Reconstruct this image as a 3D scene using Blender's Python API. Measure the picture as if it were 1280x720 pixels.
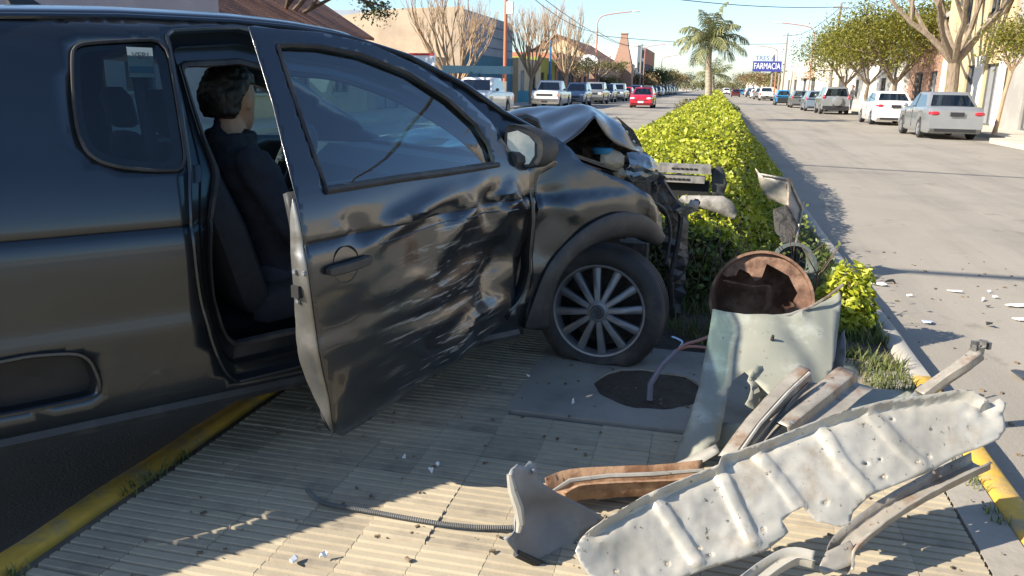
import bpy, bmesh, math, random
import numpy as np
from mathutils import Vector, Matrix, noise
from mathutils.geometry import delaunay_2d_cdt
random.seed(7); RNG = np.random.default_rng(7)
SC = bpy.context.scene
for _o in list(bpy.data.objects): bpy.data.objects.remove(_o)
R = math.radians

# ------------------------------------------------------------------ camera
# street runs along +Y, +X is to the right of it, road surface z = 0
F = 1000.0; ROLL = R(1.1); CZ = 1.45; VP = (896.0, 111.0)
_dx, _dy = VP[0]-640, 360-VP[1]
_c, _s = math.cos(ROLL), math.sin(ROLL)
_x0, _y0 = _c*_dx-_s*_dy, _s*_dx+_c*_dy
PITCH = math.atan2(_y0, F)
YAW = math.atan2(_x0, F*math.cos(PITCH)+_y0*math.sin(PITCH))
FW = np.array([-math.sin(YAW), math.cos(YAW), 0]); RT = np.array([math.cos(YAW), math.sin(YAW), 0]); UP = np.array([0, 0, 1.0])
CF = FW*math.cos(PITCH)-UP*math.sin(PITCH); CU = FW*math.sin(PITCH)+UP*math.cos(PITCH)
C0 = np.array([0, 0, CZ])
cam_d = bpy.data.cameras.new('Camera'); cam = bpy.data.objects.new('Camera', cam_d); SC.collection.objects.link(cam)
cam_d.sensor_width = 36; cam_d.lens = F/1280*36; cam_d.clip_start = 0.05; cam_d.clip_end = 3000
_r = _c*RT+_s*CU; _u = -_s*RT+_c*CU
cam.matrix_world = Matrix(((_r[0], _u[0], -CF[0], 0), (_r[1], _u[1], -CF[1], 0), (_r[2], _u[2], -CF[2], CZ), (0, 0, 0, 1)))
SC.camera = cam
SC.render.resolution_x = 1024; SC.render.resolution_y = 576

# ------------------------------------------------------------------ light
SUN_AZ, SUN_EL = 34.0, 31.3            # direction to the sun: left of the street and a bit behind
to_sun = Vector((-math.cos(R(SUN_AZ))*math.cos(R(SUN_EL)), -math.sin(R(SUN_AZ))*math.cos(R(SUN_EL)), math.sin(R(SUN_EL))))
W = bpy.data.worlds.new('World'); SC.world = W; W.use_nodes = True
_n = W.node_tree.nodes; _bg = _n['Background']
sky = _n.new('ShaderNodeTexSky'); sky.sky_type = 'NISHITA'; sky.sun_disc = False
sky.sun_elevation = R(SUN_EL); sky.sun_rotation = math.atan2(to_sun.x, to_sun.y)
sky.air_density = 1.0; sky.dust_density = .7; sky.ozone_density = 4.0
W.node_tree.links.new(sky.outputs[0], _bg.inputs[0]); _bg.inputs[1].default_value = 0.105
sl = bpy.data.lights.new('Sun', 'SUN'); sl.energy = 5.0; sl.angle = R(0.53); sl.color = (1.0, 0.90, 0.76)
so = bpy.data.objects.new('Sun', sl); SC.collection.objects.link(so)
so.rotation_euler = to_sun.to_track_quat('Z', 'Y').to_euler(); so.location = to_sun*50
SC.view_settings.view_transform = 'Standard'; SC.view_settings.look = 'None'; SC.view_settings.gamma = 1
SC.view_settings.use_curve_mapping = False; SC.view_settings.exposure = 1.2

# ------------------------------------------------------------------ pixel helpers
def ray(x, y):
    dx, dy = x-640, 360-y
    return CF*F+RT*(_c*dx-_s*dy)+CU*(_s*dx+_c*dy)
def G(x, y, z=0.0):
    d = ray(x, y); return C0+d*((z-CZ)/d[2])
def on_plane(x, y, p0, n):
    d = ray(x, y); return C0+d*(np.dot(np.asarray(p0)-C0, n)/np.dot(d, n))
def atx(x, y, X): return on_plane(x, y, (X, 0, 0), (1.0, 0, 0))
def aty(x, y, Y): return on_plane(x, y, (0, Y, 0), (0, 1.0, 0))
def proj(p):
    q = np.asarray(p, float)-C0; z = q@CF; X = q@RT/z*F; Y = q@CU/z*F
    return 640+_c*X+_s*Y, 360-(-_s*X+_c*Y), z
def solve(px, P, a, b):
    """parameters (a,b) at which surface P(a,b) is seen at pixel px"""
    e = 1e-4
    for _ in range(12):
        p = proj(P(a, b)); r = np.array([p[0]-px[0], p[1]-px[1]])
        if abs(r).max() < 1e-3: break
        pa = proj(P(a+e, b)); pb = proj(P(a, b+e))
        J = np.array([[(pa[0]-p[0])/e, (pb[0]-p[0])/e], [(pa[1]-p[1])/e, (pb[1]-p[1])/e]])
        d = np.linalg.solve(J, -r); m = max(1, abs(d).max()/.5); a += d[0]/m; b += d[1]/m
    return float(a), float(b)
def trace(pxs, P, a, b):
    out = []
    for q in pxs:
        a, b = solve(q, P, a, b); out.append((a, b))
    return out

# ------------------------------------------------------------------ materials
MAT = {}
def _new(name):
    m = bpy.data.materials.new(name); m.use_nodes = True; MAT[name] = m
    nt = m.node_tree; return m, nt, nt.nodes, nt.links, nt.nodes['Principled BSDF']
def sset(b, k, v):
    if k in b.inputs: b.inputs[k].default_value = v
def mat(name, col, rough=.6, metal=0.0, var=.12, scale=6.0, bump=0.0, bscale=40.0, spec=.5, coat=0.0, coat_rough=.04,
        spot=None, spot_scale=3.0, spot_amt=.5, spot_rough=None, stretch=(1, 1, 1), dist=.01, rvar=0.0, fleck=None, fleck_scale=60, fleck_amt=.7):
    m, nt, N, L, b = _new(name)
    tc = N.new('ShaderNodeTexCoord'); mp = N.new('ShaderNodeMapping'); mp.inputs['Scale'].default_value = stretch
    L.new(tc.outputs['Object'], mp.inputs[0])
    nz = N.new('ShaderNodeTexNoise'); nz.inputs['Scale'].default_value = scale; nz.inputs['Detail'].default_value = 6; nz.inputs['Roughness'].default_value = .6
    L.new(mp.outputs[0], nz.inputs[0])
    cr = N.new('ShaderNodeValToRGB'); e = cr.color_ramp.elements
    e[0].position = .28; e[1].position = .72
    e[0].color = (*[max(0, c*(1-var)) for c in col], 1); e[1].color = (*[min(1, c*(1+var)) for c in col], 1)
    L.new(nz.outputs[0], cr.inputs[0]); out = cr.outputs[0]
    def blend(out, colr, sc, amt, w=.08, rr=None):
        n2 = N.new('ShaderNodeTexNoise'); n2.inputs['Scale'].default_value = sc; n2.inputs['Detail'].default_value = 8; n2.inputs['Roughness'].default_value = .65
        L.new(mp.outputs[0], n2.inputs[0])
        r2 = N.new('ShaderNodeValToRGB'); r2.color_ramp.elements[0].position = amt-w; r2.color_ramp.elements[1].position = amt+w
        L.new(n2.outputs[0], r2.inputs[0])
        mx = N.new('ShaderNodeMix'); mx.data_type = 'RGBA'
        L.new(r2.outputs[0], mx.inputs[0]); L.new(out, mx.inputs[6]); mx.inputs[7].default_value = (*colr, 1)
        if rr is not None:
            mr = N.new('ShaderNodeMapRange'); L.new(r2.outputs[0], mr.inputs[0]); mr.inputs[3].default_value = rough; mr.inputs[4].default_value = rr
            L.new(mr.outputs[0], b.inputs['Roughness'])
        return mx.outputs[2]
    if spot: out = blend(out, spot, spot_scale, spot_amt, rr=spot_rough)
    if fleck: out = blend(out, fleck, fleck_scale, fleck_amt, .03)
    L.new(out, b.inputs['Base Color'])
    if spot_rough is None: b.inputs['Roughness'].default_value = rough
    if rvar:
        mr = N.new('ShaderNodeMapRange'); L.new(nz.outputs[0], mr.inputs[0]); mr.inputs[1].default_value = .3; mr.inputs[2].default_value = .7
        mr.inputs[3].default_value = max(0, rough-rvar); mr.inputs[4].default_value = rough+rvar; L.new(mr.outputs[0], b.inputs['Roughness'])
    b.inputs['Metallic'].default_value = metal
    sset(b, 'Specular IOR Level', spec); sset(b, 'Coat Weight', coat); sset(b, 'Coat Roughness', coat_rough)
    if bump:
        n3 = N.new('ShaderNodeTexNoise'); n3.inputs['Scale'].default_value = bscale; n3.inputs['Detail'].default_value = 5; L.new(mp.outputs[0], n3.inputs[0])
        bp = N.new('ShaderNodeBump'); bp.inputs['Strength'].default_value = bump; bp.inputs['Distance'].default_value = dist
        L.new(n3.outputs[0], bp.inputs['Height']); L.new(bp.outputs[0], b.inputs['Normal'])
    return m
def glass(name, tint=(.75, .85, .85), refl=.08, rough=.02, power=.35, dust=0.0):
    m, nt, N, L, b = _new(name); N.remove(b)
    tr = N.new('ShaderNodeBsdfTransparent'); tr.inputs[0].default_value = (*tint, 1)
    gl = N.new('ShaderNodeBsdfGlossy'); gl.inputs['Roughness'].default_value = rough; gl.inputs[0].default_value = (1, 1, 1, 1)
    lw = N.new('ShaderNodeLayerWeight'); lw.inputs[0].default_value = .5
    pw = N.new('ShaderNodeMath'); pw.operation = 'POWER'; pw.inputs[1].default_value = 4.0; L.new(lw.outputs['Facing'], pw.inputs[0]); fr = pw
    ad = N.new('ShaderNodeMath'); ad.operation = 'ADD'; ad.inputs[1].default_value = refl; ad.use_clamp = True
    mx = N.new('ShaderNodeMixShader'); L.new(fr.outputs[0], ad.inputs[0]); L.new(ad.outputs[0], mx.inputs[0])
    L.new(tr.outputs[0], mx.inputs[1]); L.new(gl.outputs[0], mx.inputs[2]); last = mx.outputs[0]
    if dust:
        df = N.new('ShaderNodeBsdfDiffuse'); df.inputs[0].default_value = (.5, .5, .46, 1)
        tc = N.new('ShaderNodeTexCoord'); nz = N.new('ShaderNodeTexNoise'); nz.inputs['Scale'].default_value = 9; nz.inputs['Detail'].default_value = 8
        L.new(tc.outputs['Object'], nz.inputs[0]); mr = N.new('ShaderNodeMapRange'); L.new(nz.outputs[0], mr.inputs[0]); mr.inputs[1].default_value = .35; mr.inputs[2].default_value = .8; mr.inputs[4].default_value = dust
        m2 = N.new('ShaderNodeMixShader'); L.new(mr.outputs[0], m2.inputs[0]); L.new(last, m2.inputs[1]); L.new(df.outputs[0], m2.inputs[2]); last = m2.outputs[0]
    L.new(last, N['Material Output'].inputs[0]); return m
def leafmat(name, cols, rough=.5, trans=.35, spec=.4):
    """leaf: colour picked per leaf, some light passing through"""
    m, nt, N, L, b = _new(name)
    g = N.new('ShaderNodeNewGeometry'); cr = N.new('ShaderNodeValToRGB'); el = cr.color_ramp.elements
    while len(el) < len(cols): el.new(.5)
    for i, c in enumerate(cols): el[i].position = i/(len(cols)-1); el[i].color = (*c, 1)
    L.new(g.outputs['Random Per Island'], cr.inputs[0]); L.new(cr.outputs[0], b.inputs['Base Color'])
    b.inputs['Roughness'].default_value = rough; sset(b, 'Specular IOR Level', spec)
    t = N.new('ShaderNodeBsdfTranslucent'); L.new(cr.outputs[0], t.inputs[0])
    mx = N.new('ShaderNodeMixShader'); mx.inputs[0].default_value = trans
    L.new(b.outputs[0], mx.inputs[1]); L.new(t.outputs[0], mx.inputs[2]); L.new(mx.outputs[0], N['Material Output'].inputs[0]); return m

# ------------------------------------------------------------------ objects
COL = SC.collection; ORG = {}
def org(o): return ORG.get(o.name, np.zeros(3)) if o else np.zeros(3)
def tag(o, label, cat, group=None, kind=None):
    if label: o['label'] = label
    if cat: o['category'] = cat
    if group: o['group'] = group
    if kind: o['kind'] = kind
    return o
def thing(name, label, cat, loc=(0, 0, 0), rotz=0.0, group=None, world=True):
    o = bpy.data.objects.new(name, None); COL.objects.link(o); o.empty_display_size = .1
    o.location = [float(v) for v in loc]; o.rotation_euler = (0, 0, rotz); tag(o, label, cat, group)
    ORG[o.name] = np.array(loc, float) if world else np.zeros(3)
    return o
def mk(name, V, Fc, m, parent=None, smooth=False, angle=35, thick=0, offset=-1, base=False, label=None):
    """one mesh object from world vertices (local to the parent's base when parented)"""
    V = np.asarray(V, float).reshape(-1, 3); o0 = org(parent)
    if base and parent is None:
        o0 = np.array([V[:, 0].mean(), V[:, 1].mean(), V[:, 2].min()])
    me = bpy.data.meshes.new(name); me.from_pydata((V-o0).tolist(), [], [list(map(int, f)) for f in Fc]); me.update()
    o = bpy.data.objects.new(name, me); COL.objects.link(o)
    if m: me.materials.append(MAT[m] if isinstance(m, str) else m)
    if parent: o.parent = parent; ORG[o.name] = o0
    elif base: o.location = o0; ORG[o.name] = o0
    if smooth:
        me.shade_smooth()
        if angle < 180: me.set_sharp_from_angle(angle=R(angle))
    if thick:
        md = o.modifiers.new('thickness', 'SOLIDIFY'); md.thickness = thick; md.offset = offset
    if label: o['label'] = label
    return o
def fast_mesh(name, V, quads, m, parent=None, o0=None):
    """many quads through foreach_set"""
    V = np.asarray(V, np.float32); q = np.asarray(quads, np.int32)
    if o0 is None: o0 = org(parent)
    V = V-np.asarray(o0, np.float32)
    me = bpy.data.meshes.new(name); me.vertices.add(len(V)); me.vertices.foreach_set('co', V.ravel())
    k = q.shape[1]; me.loops.add(q.size); me.loops.foreach_set('vertex_index', q.ravel())
    me.polygons.add(len(q)); me.polygons.foreach_set('loop_start', np.arange(0, q.size, k, dtype=np.int32)); me.polygons.foreach_set('loop_total', np.full(len(q), k, np.int32))
    me.update(calc_edges=True); me.validate()
    o = bpy.data.objects.new(name, me); COL.objects.link(o); me.materials.append(MAT[m])
    if parent: o.parent = parent; ORG[o.name] = np.asarray(o0, float)
    return o
def copy_tree(o, parent=None):
    c = o.copy(); COL.objects.link(c); c.parent = parent
    for ch in list(o.children): copy_tree(ch, c)
    return c
class MB:
    """collects simple solids into one mesh"""
    def __init__(s): s.v = []; s.f = []
    def add(s, V, Fc):
        n = len(s.v); s.v += [tuple(map(float, p)) for p in V]; s.f += [[i+n for i in f] for f in Fc]; return s
    def box(s, c, d, rz=0.0, M3=None):
        x, y, z = [q/2 for q in d]; P = np.array([(-x, -y, -z), (x, -y, -z), (x, y, -z), (-x, y, -z), (-x, -y, z), (x, -y, z), (x, y, z), (-x, y, z)])
        if rz: P = P@np.array([[math.cos(rz), math.sin(rz), 0], [-math.sin(rz), math.cos(rz), 0], [0, 0, 1]])
        if M3 is not None: P = P@np.asarray(M3).T
        return s.add(P+np.asarray(c, float), [(0, 3, 2, 1), (4, 5, 6, 7), (0, 1, 5, 4), (1, 2, 6, 5), (2, 3, 7, 6), (3, 0, 4, 7)])
    def box2(s, a, b): a = np.asarray(a, float); b = np.asarray(b, float); return s.box((a+b)/2, abs(b-a))
    def loft(s, rings, closed=True, caps=True):
        n = len(rings[0]); V = [p for r in rings for p in r]; Fc = []
        for i in range(len(rings)-1):
            for j in range(n if closed else n-1):
                k = (j+1) % n; Fc.append((i*n+j, i*n+k, (i+1)*n+k, (i+1)*n+j))
        if caps and closed: Fc.append(tuple(range(n))[::-1]); Fc.append(tuple((len(rings)-1)*n+j for j in range(n)))
        return s.add(V, Fc)
    def tube(s, path, r, n=8, caps=True):
        P = [np.asarray(p, float) for p in path]; rr = r if hasattr(r, '__len__') else [r]*len(P); rings = []; prev = None
        for i, p in enumerate(P):
            t = P[min(i+1, len(P)-1)]-P[max(i-1, 0)]; t = t/(np.linalg.norm(t)+1e-12)
            if prev is None: a = np.cross(t, (0, 0, 1.0) if abs(t[2]) < .9 else (1.0, 0, 0))
            else: a = prev-t*(prev@t)
            a = a/(np.linalg.norm(a)+1e-12); prev = a; b = np.cross(t, a)
            rings.append([p+rr[i]*(a*math.cos(k)+b*math.sin(k)) for k in np.linspace(0, 2*math.pi, n, endpoint=False)])
        return s.loft(rings, True, caps)
    def lathe(s, prof, c=(0, 0, 0), ax=(0, 0, 1), n=24, a0=0.0, a1=2*math.pi, close=None):
        ax = np.asarray(ax, float); ax = ax/np.linalg.norm(ax); a = np.cross(ax, (0, 0, 1.0) if abs(ax[2]) < .9 else (1.0, 0, 0)); a /= np.linalg.norm(a); b = np.cross(ax, a)
        full = abs(a1-a0-2*math.pi) < 1e-6; ks = np.linspace(a0, a1, n, endpoint=not full)
        rings = [[np.asarray(c)+ax*z+r*(a*math.cos(k)+b*math.sin(k)) for k in ks] for r, z in prof]
        return s.loft(rings, full, False)
    def sphere(s, c, r, n=12, m=8):
        r = r if hasattr(r, '__len__') else (r, r, r)
        rings = [[(c[0]+r[0]*math.sin(t)*math.cos(k), c[1]+r[1]*math.sin(t)*math.sin(k), c[2]+r[2]*math.cos(t)) for k in np.linspace(0, 2*math.pi, n, endpoint=False)] for t in np.linspace(.02, math.pi-.02, m)]
        return s.loft(rings[::-1])
    def prism(s, poly, ext):
        n = len(poly); e = np.asarray(ext, float); V = [np.asarray(p, float) for p in poly]
        return s.add(V+[p+e for p in V], [tuple(range(n))[::-1], tuple(range(n, 2*n))]+[(i, (i+1) % n, n+(i+1) % n, n+i) for i in range(n)])
    def mk(s, name, m, parent=None, **k): return mk(name, s.v, s.f, m, parent, **k)
def bez(pts, n=6, closed=False):
    """Catmull-Rom through the points"""
    P = [np.asarray(p, float) for p in pts]; out = []; k = len(P)
    for i in range(k if closed else k-1):
        g = (lambda j: P[j % k]) if closed else (lambda j: P[min(max(j, 0), k-1)])
        a, b, c, d = g(i-1), g(i), g(i+1), g(i+2)
        for t in np.linspace(0, 1, n, endpoint=False):
            out.append(.5*((2*b)+(-a+c)*t+(2*a-5*b+4*c-d)*t*t+(-a+3*b-3*c+d)*t**3))
    if not closed: out.append(P[-1])
    return out
def in_poly(x, y, poly):
    r = False; j = len(poly)-1
    for i in range(len(poly)):
        xi, yi = poly[i][0], poly[i][1]; xj, yj = poly[j][0], poly[j][1]
        if (yi > y) != (yj > y) and x < (xj-xi)*(y-yi)/(yj-yi)+xi: r = not r
        j = i
    return r
def resample(poly, step, closed=True):
    out = []; n = len(poly)
    for i in range(n if closed else n-1):
        a = np.asarray(poly[i], float); b = np.asarray(poly[(i+1) % n], float); k = max(1, int(np.linalg.norm((b-a)/step)))
        for t in range(k): out.append(a+(b-a)*t/k)
    if not closed: out.append(np.asarray(poly[-1], float))
    return out
def patch(outline, P, step, holes=(), lines=(), rows=None, crisp=False):
    """triangulated sheet inside outline (minus holes), parameters mapped through P"""
    step = np.asarray(step if hasattr(step, '__len__') else (step, step), float)
    def cut(l):
        l = resample(l, step)
        if rows is None: return [tuple(p) for p in l]
        out = []
        for i in range(len(l)):
            a, b = l[i], l[(i+1) % len(l)]; out.append(tuple(a)); rs = sorted([r for r in rows if min(a[1], b[1])+1e-4 < r < max(a[1], b[1])-1e-4], reverse=b[1] < a[1])
            out += [tuple(a+(b-a)*(r-a[1])/(b[1]-a[1])) for r in rs]
        return out
    loops = [cut(l) for l in [outline, *holes]]
    pts = []; edges = []
    for l in loops:
        n0 = len(pts); pts += l; edges += [(n0+i, n0+(i+1) % len(l)) for i in range(len(l))]
    for l in lines:
        l = [p for p in resample(l, step, False)]
        l = [tuple(p) for p in l if in_poly(p[0], p[1], loops[0]) and not any(in_poly(p[0], p[1], h) for h in loops[1:])]
        n0 = len(pts); pts += l
        if crisp: edges += [(n0+i, n0+i+1) for i in range(len(l)-1) if np.abs((np.array(l[i])-l[i+1])/step).max() < 1.6]
    A = np.array(loops[0]); lo = A.min(0); hi = A.max(0); B = np.array([p for l in loops for p in l] if not crisp else pts)
    for i, a in enumerate(np.arange(lo[0]+step[0]/2, hi[0], step[0])):
        for j, b in enumerate(rows if rows is not None else np.arange(lo[1]+step[1]/2, hi[1], step[1])):
            bb = b+(step[1]*.5 if i % 2 and rows is None else 0)
            if in_poly(a, bb, loops[0]) and not any(in_poly(a, bb, h) for h in loops[1:]):
                if (((B-(a, bb))/step)**2).sum(1).min() > .2: pts.append((a, bb))
    v, e, f, *_ = delaunay_2d_cdt([Vector(p) for p in pts], edges, [], 0, 1e-7)
    fo = []
    for t in f:
        c = sum((v[i] for i in t), Vector((0, 0)))/len(t)
        if in_poly(c.x, c.y, loops[0]) and not any(in_poly(c.x, c.y, h) for h in loops[1:]): fo.append(list(t))
    return np.array([P(p.x, p.y) for p in v]), fo
def seg_dist(x, y, line):
    """distance to a polyline and position along it 0..1"""
    best = (1e9, 0); n = len(line)-1
    for i in range(n):
        ax, ay = line[i]; bx, by = line[i+1]; dx, dy = bx-ax, by-ay; t = max(0, min(1, ((x-ax)*dx+(y-ay)*dy)/(dx*dx+dy*dy+1e-12)))
        d = math.hypot(x-ax-t*dx, y-ay-t*dy)
        if d < best[0]: best = (d, (i+t)/n)
    return best
def leaves(name, pos, size, m, parent=None, up=.35, aspect=.5, o0=None, nrm=None, droop=0.0):
    """leaf-sized folded faces at pos"""
    n = len(pos); pos = np.asarray(pos); size = np.broadcast_to(size, (n,))[:, None]
    N = RNG.normal(size=(n, 3))*.8
    if nrm is not None: N = N*.75+nrm
    N[:, 2] += up; N /= np.linalg.norm(N, axis=1)[:, None]
    D = RNG.normal(size=(n, 3)); D[:, 2] -= droop; D -= N*(D*N).sum(1)[:, None]; D /= np.linalg.norm(D, axis=1)[:, None]
    S = np.cross(N, D); f = RNG.uniform(.8, 1.2, (n, 1))
    V = np.empty((n, 4, 3)); V[:, 0] = pos-D*size*.5; V[:, 1] = pos+S*size*aspect*.5*f+N*size*.1; V[:, 2] = pos+D*size*.5; V[:, 3] = pos-S*size*aspect*.5*f+N*size*.1
    return fast_mesh(name, V.reshape(-1, 3), np.arange(n*4).reshape(n, 4), m, parent, o0)
# ================================================================== materials of the setting
mat('asphalt', (.28, .252, .205), .85, var=.1, scale=.7, bump=.5, bscale=90, spot=(.205, .185, .155), spot_scale=.35, spot_amt=.57, fleck=(.38, .345, .29), fleck_scale=55, fleck_amt=.63, dist=.006)
def streaks(name, sx, sy, lo, hi, dark):
    m = MAT[name]; N, L = m.node_tree.nodes, m.node_tree.links; b = N['Principled BSDF']; src = b.inputs['Base Color'].links[0].from_socket
    tc = N.new('ShaderNodeTexCoord'); mp = N.new('ShaderNodeMapping'); mp.inputs['Scale'].default_value = (sx, sy, 1); L.new(tc.outputs['Object'], mp.inputs[0])
    nz = N.new('ShaderNodeTexNoise'); nz.inputs['Scale'].default_value = 1; nz.inputs['Detail'].default_value = 7; nz.inputs['Roughness'].default_value = .65; L.new(mp.outputs[0], nz.inputs[0])
    mr = N.new('ShaderNodeMapRange'); L.new(nz.outputs[0], mr.inputs[0]); mr.inputs[1].default_value = lo; mr.inputs[2].default_value = hi
    mx = N.new('ShaderNodeMix'); mx.data_type = 'RGBA'; mx.blend_type = 'MULTIPLY'; L.new(mr.outputs[0], mx.inputs[0]); L.new(src, mx.inputs[6]); mx.inputs[7].default_value = (*dark, 1); L.new(mx.outputs[2], b.inputs['Base Color'])
streaks('asphalt', 1.1, .05, .48, .72, (.70, .70, .71)); streaks('asphalt', 1.6, 1.3, .60, .68, (.72, .71, .70))
mat('soil', (.075, .055, .038), .95, var=.35, scale=9, bump=1, bscale=35, dist=.03, fleck=(.16, .13, .09), fleck_scale=30, fleck_amt=.66)
mat('ground', (.16, .14, .11), .95, var=.2, scale=.3)
mat('tile', (.39, .335, .235), .82, var=.14, scale=4, bump=.35, bscale=120, dist=.002, spot=(.25, .21, .155), spot_scale=1.6, spot_amt=.58, fleck=(.2, .165, .12), fleck_scale=38, fleck_amt=.69)
mat('tile_b', (.34, .29, .205), .85, var=.18, scale=5, bump=.35, bscale=120, dist=.002, spot=(.21, .18, .135), spot_scale=2.4, spot_amt=.56, fleck=(.18, .15, .11), fleck_scale=38, fleck_amt=.68)
mat('cement', (.32, .29, .24), .9, var=.15, scale=5, bump=.5, bscale=60, spot=(.22, .2, .165), spot_scale=2.5, spot_amt=.55, dist=.004)
mat('joint_dirt', (.15, .125, .09), .95, var=.3, scale=8)
mat('kerb_grey', (.33, .31, .27), .9, var=.15, scale=3, bump=.4, bscale=50, dist=.005)
mat('kerb_yellow', (.56, .33, .045), .8, var=.2, scale=5, bump=.5, bscale=40, dist=.006, spot=(.30, .24, .13), spot_scale=6, spot_amt=.57, fleck=(.16, .13, .09), fleck_scale=30, fleck_amt=.66)
mat('pavement', (.46, .41, .33), .9, var=.12, scale=1.2, bump=.2, bscale=20)

def struct(o): o['kind'] = 'structure'; return o
def sheet(name, x0, x1, y0, y1, z, m): return struct(mk(name, [(x0, y0, z), (x1, y0, z), (x1, y1, z), (x0, y1, z)], [(0, 1, 2, 3)], m))
MZ = .13                                                # top of the median
KL, KR = -1.9, 1.12                                     # outer faces of its kerbs
sheet('ground', -900, 900, -300, 1500, -.03, 'ground')
sheet('road', -12.3, 9.5, -30, 900, 0, 'asphalt')
def raised(name, poly, z0, z1, m):
    b = MB(); b.prism([(x, y, z0) for x, y in poly], (0, 0, z1-z0)); return struct(b.mk(name, m))
raised('pavement', [(9.1, 28.6), (9.0, 28.4), (8.35, 28.1), (8.2, 27.5), (8.2, -20), (40, -20), (40, 900), (9.1, 900)], -.02, .13, 'pavement')
raised('pavement', [(-40, -20), (-12.2, -20), (-12.2, 900), (-40, 900)], -.02, .13, 'pavement')
# median: soil bed, kerbs, ribbed tiles
raised('planting_bed', [(KL+.11, 4.06), (KR-.11, 4.06), (KR-.11, 300), (KL+.11, 300)], -.02, MZ-.03, 'soil')
raised('median_base', [(KL+.11, -6), (KR-.11, -6), (KR-.11, 4.06), (KL+.11, 4.06)], -.02, MZ-.022, 'joint_dirt')
def kerb(x0, x1, y0, y1, m):
    r = random.Random(int(y0*10)); b = MB(); y = y0; rings = []; out = x0 if abs(x0) > abs(x1) else x1
    while y <= y1+1e-6:
        j = lambda s: (r.random()-.5)*s
        e = .018; s = 1 if out > (x0+x1)/2 else -1; a, c = (x0, x1)
        rings.append([(a, y, -.02), (a+(j(.008) if s < 0 else 0), y, MZ-e+j(.004)), (a+e+j(.006), y, MZ+j(.006)), (c-e+j(.006), y, MZ+j(.006)), (c+(j(.008) if s > 0 else 0), y, MZ-e+j(.004)), (c, y, -.02)])
        y += .25 if y1-y0 < 40 else 2.0
    b.loft(rings); return struct(b.mk('kerb', m, smooth=True, angle=50))
kerb(KL, KL+.11, -6, 5.0, 'kerb_yellow'); kerb(KR-.11, KR, -6, 4.0, 'kerb_yellow')
kerb(KL, KL+.11, 5.004, 300, 'kerb_grey'); kerb(KR-.11, KR, 4.004, 24, 'kerb_grey'); kerb(KR-.11, KR, 24.01, 300, 'kerb_grey')
# ribbed tile: 20 cm square, five bars across the street direction
def tile_mesh(hg, m):
    T = .1986/2; b = MB(); prof = [(-T, 0.0)]
    for k in range(5):
        y0 = -T+.002+k*(2*T-.004)/5; w = (2*T-.004)/5
        prof += [(y0+.0005, .006), (y0+.006, .020), (y0+w-.008, .020), (y0+w-.001, .006)]
    prof += [(T, 0.0)]
    pts = [(y, z*hg) for y, z in prof]
    V = [(-T, y, z) for y, z in pts]+[(T, y, z) for y, z in pts]; n = len(pts)
    Fc = [(i, i+n, i+1+n, i+1) for i in range(n-1)]+[tuple(range(n)), tuple(range(n, 2*n))[::-1]]
    me = bpy.data.meshes.new('paving_tile'); me.from_pydata(V, [], Fc); me.update(); me.materials.append(MAT[m]); return me
TM = [tile_mesh(1, 'tile'), tile_mesh(.94, 'tile_b'), tile_mesh(1.05, 'tile'), tile_mesh(.98, 'tile_b')]
cells = []
PIT = G(812, 484, MZ)
for i in range(14):
    for j in range(31):
        x = KL+.16+.1+i*.2; y = -2.0+.1+j*.2
        if x > KR-.16: continue
        if -.78 < x < .3 and y > 3.02: continue
        px, py, dz = proj((x, y, MZ)); vis = dz > .2 and -40 < px < 1320 and 0 < py < 760
        cells.append((0 if vis else 1, math.hypot(x, y+.0), x, y))
cells.sort()
pav = thing('tiled_pavement', None, None, (0, 0, MZ-.022)); pav['kind'] = 'structure'
rest = MB()
for k, (nv, d, x, y) in enumerate(cells):
    me = TM[random.choice((0, 0, 1, 2, 3))]; z = random.uniform(-.002, .002)
    if k < 300 and not nv:
        o = bpy.data.objects.new('paving_tile', me); COL.objects.link(o); o.parent = pav; o.location = (x, y, z)
        o.rotation_euler = (random.uniform(-.006, .006), random.uniform(-.006, .006), random.uniform(-.004, .004))
    else: rest.add([(v.co.x+x, v.co.y+y, v.co.z+z+MZ-.022) for v in me.vertices], [list(p.vertices) for p in me.polygons])
rs = rest.mk('paving_tile', 'tile', pav); rs['kind'] = 'stuff'
# smooth cement round the planting hole, and its soil
def pit_r(a): return .248+.03*noise.noise(Vector((math.cos(a)*2.2, math.sin(a)*2.2, 8)))+.012*noise.noise(Vector((math.cos(a)*7, math.sin(a)*7, 8)))
def slab_with_hole():
    out = [(-.76, 3.04), (.3, 3.04), (.3, 4.05), (-.76, 4.05)]; hole = [(PIT[0]+pit_r(a)*math.cos(a), PIT[1]+pit_r(a)*math.sin(a)) for a in np.linspace(0, 2*math.pi, 40, endpoint=False)]
    V, Fc = patch(out, lambda x, y: (x, y, MZ-.002+.004*noise.noise(Vector((x*4, y*4, 0)))), .08, [hole]); return V, Fc
V_, F_ = slab_with_hole(); struct(mk('cement_slab', V_, F_, 'cement', thick=.03))
def pit_z(x, y): return MZ-.012+.008*noise.noise(Vector((x*9, y*9, 3)))
V_, F_ = patch([(PIT[0]+(pit_r(a)+.004)*math.cos(a), PIT[1]+(pit_r(a)+.004)*math.sin(a)) for a in np.linspace(0, 2*math.pi, 40, endpoint=False)], lambda x, y: (x, y, pit_z(x, y)), .04)
struct(mk('planting_hole_soil', V_, F_, 'soil', smooth=True))

V_, F_ = patch([(.872, -3.0), (1.006, -3.0), (1.006, 4.05), (.872, 4.05)], lambda x, y: (x, y, MZ-.006+.003*noise.noise(Vector((x*6, y*6, 1)))), (.07, .2)); struct(mk('cement_strip', V_, F_, 'cement', thick=.02))
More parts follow.
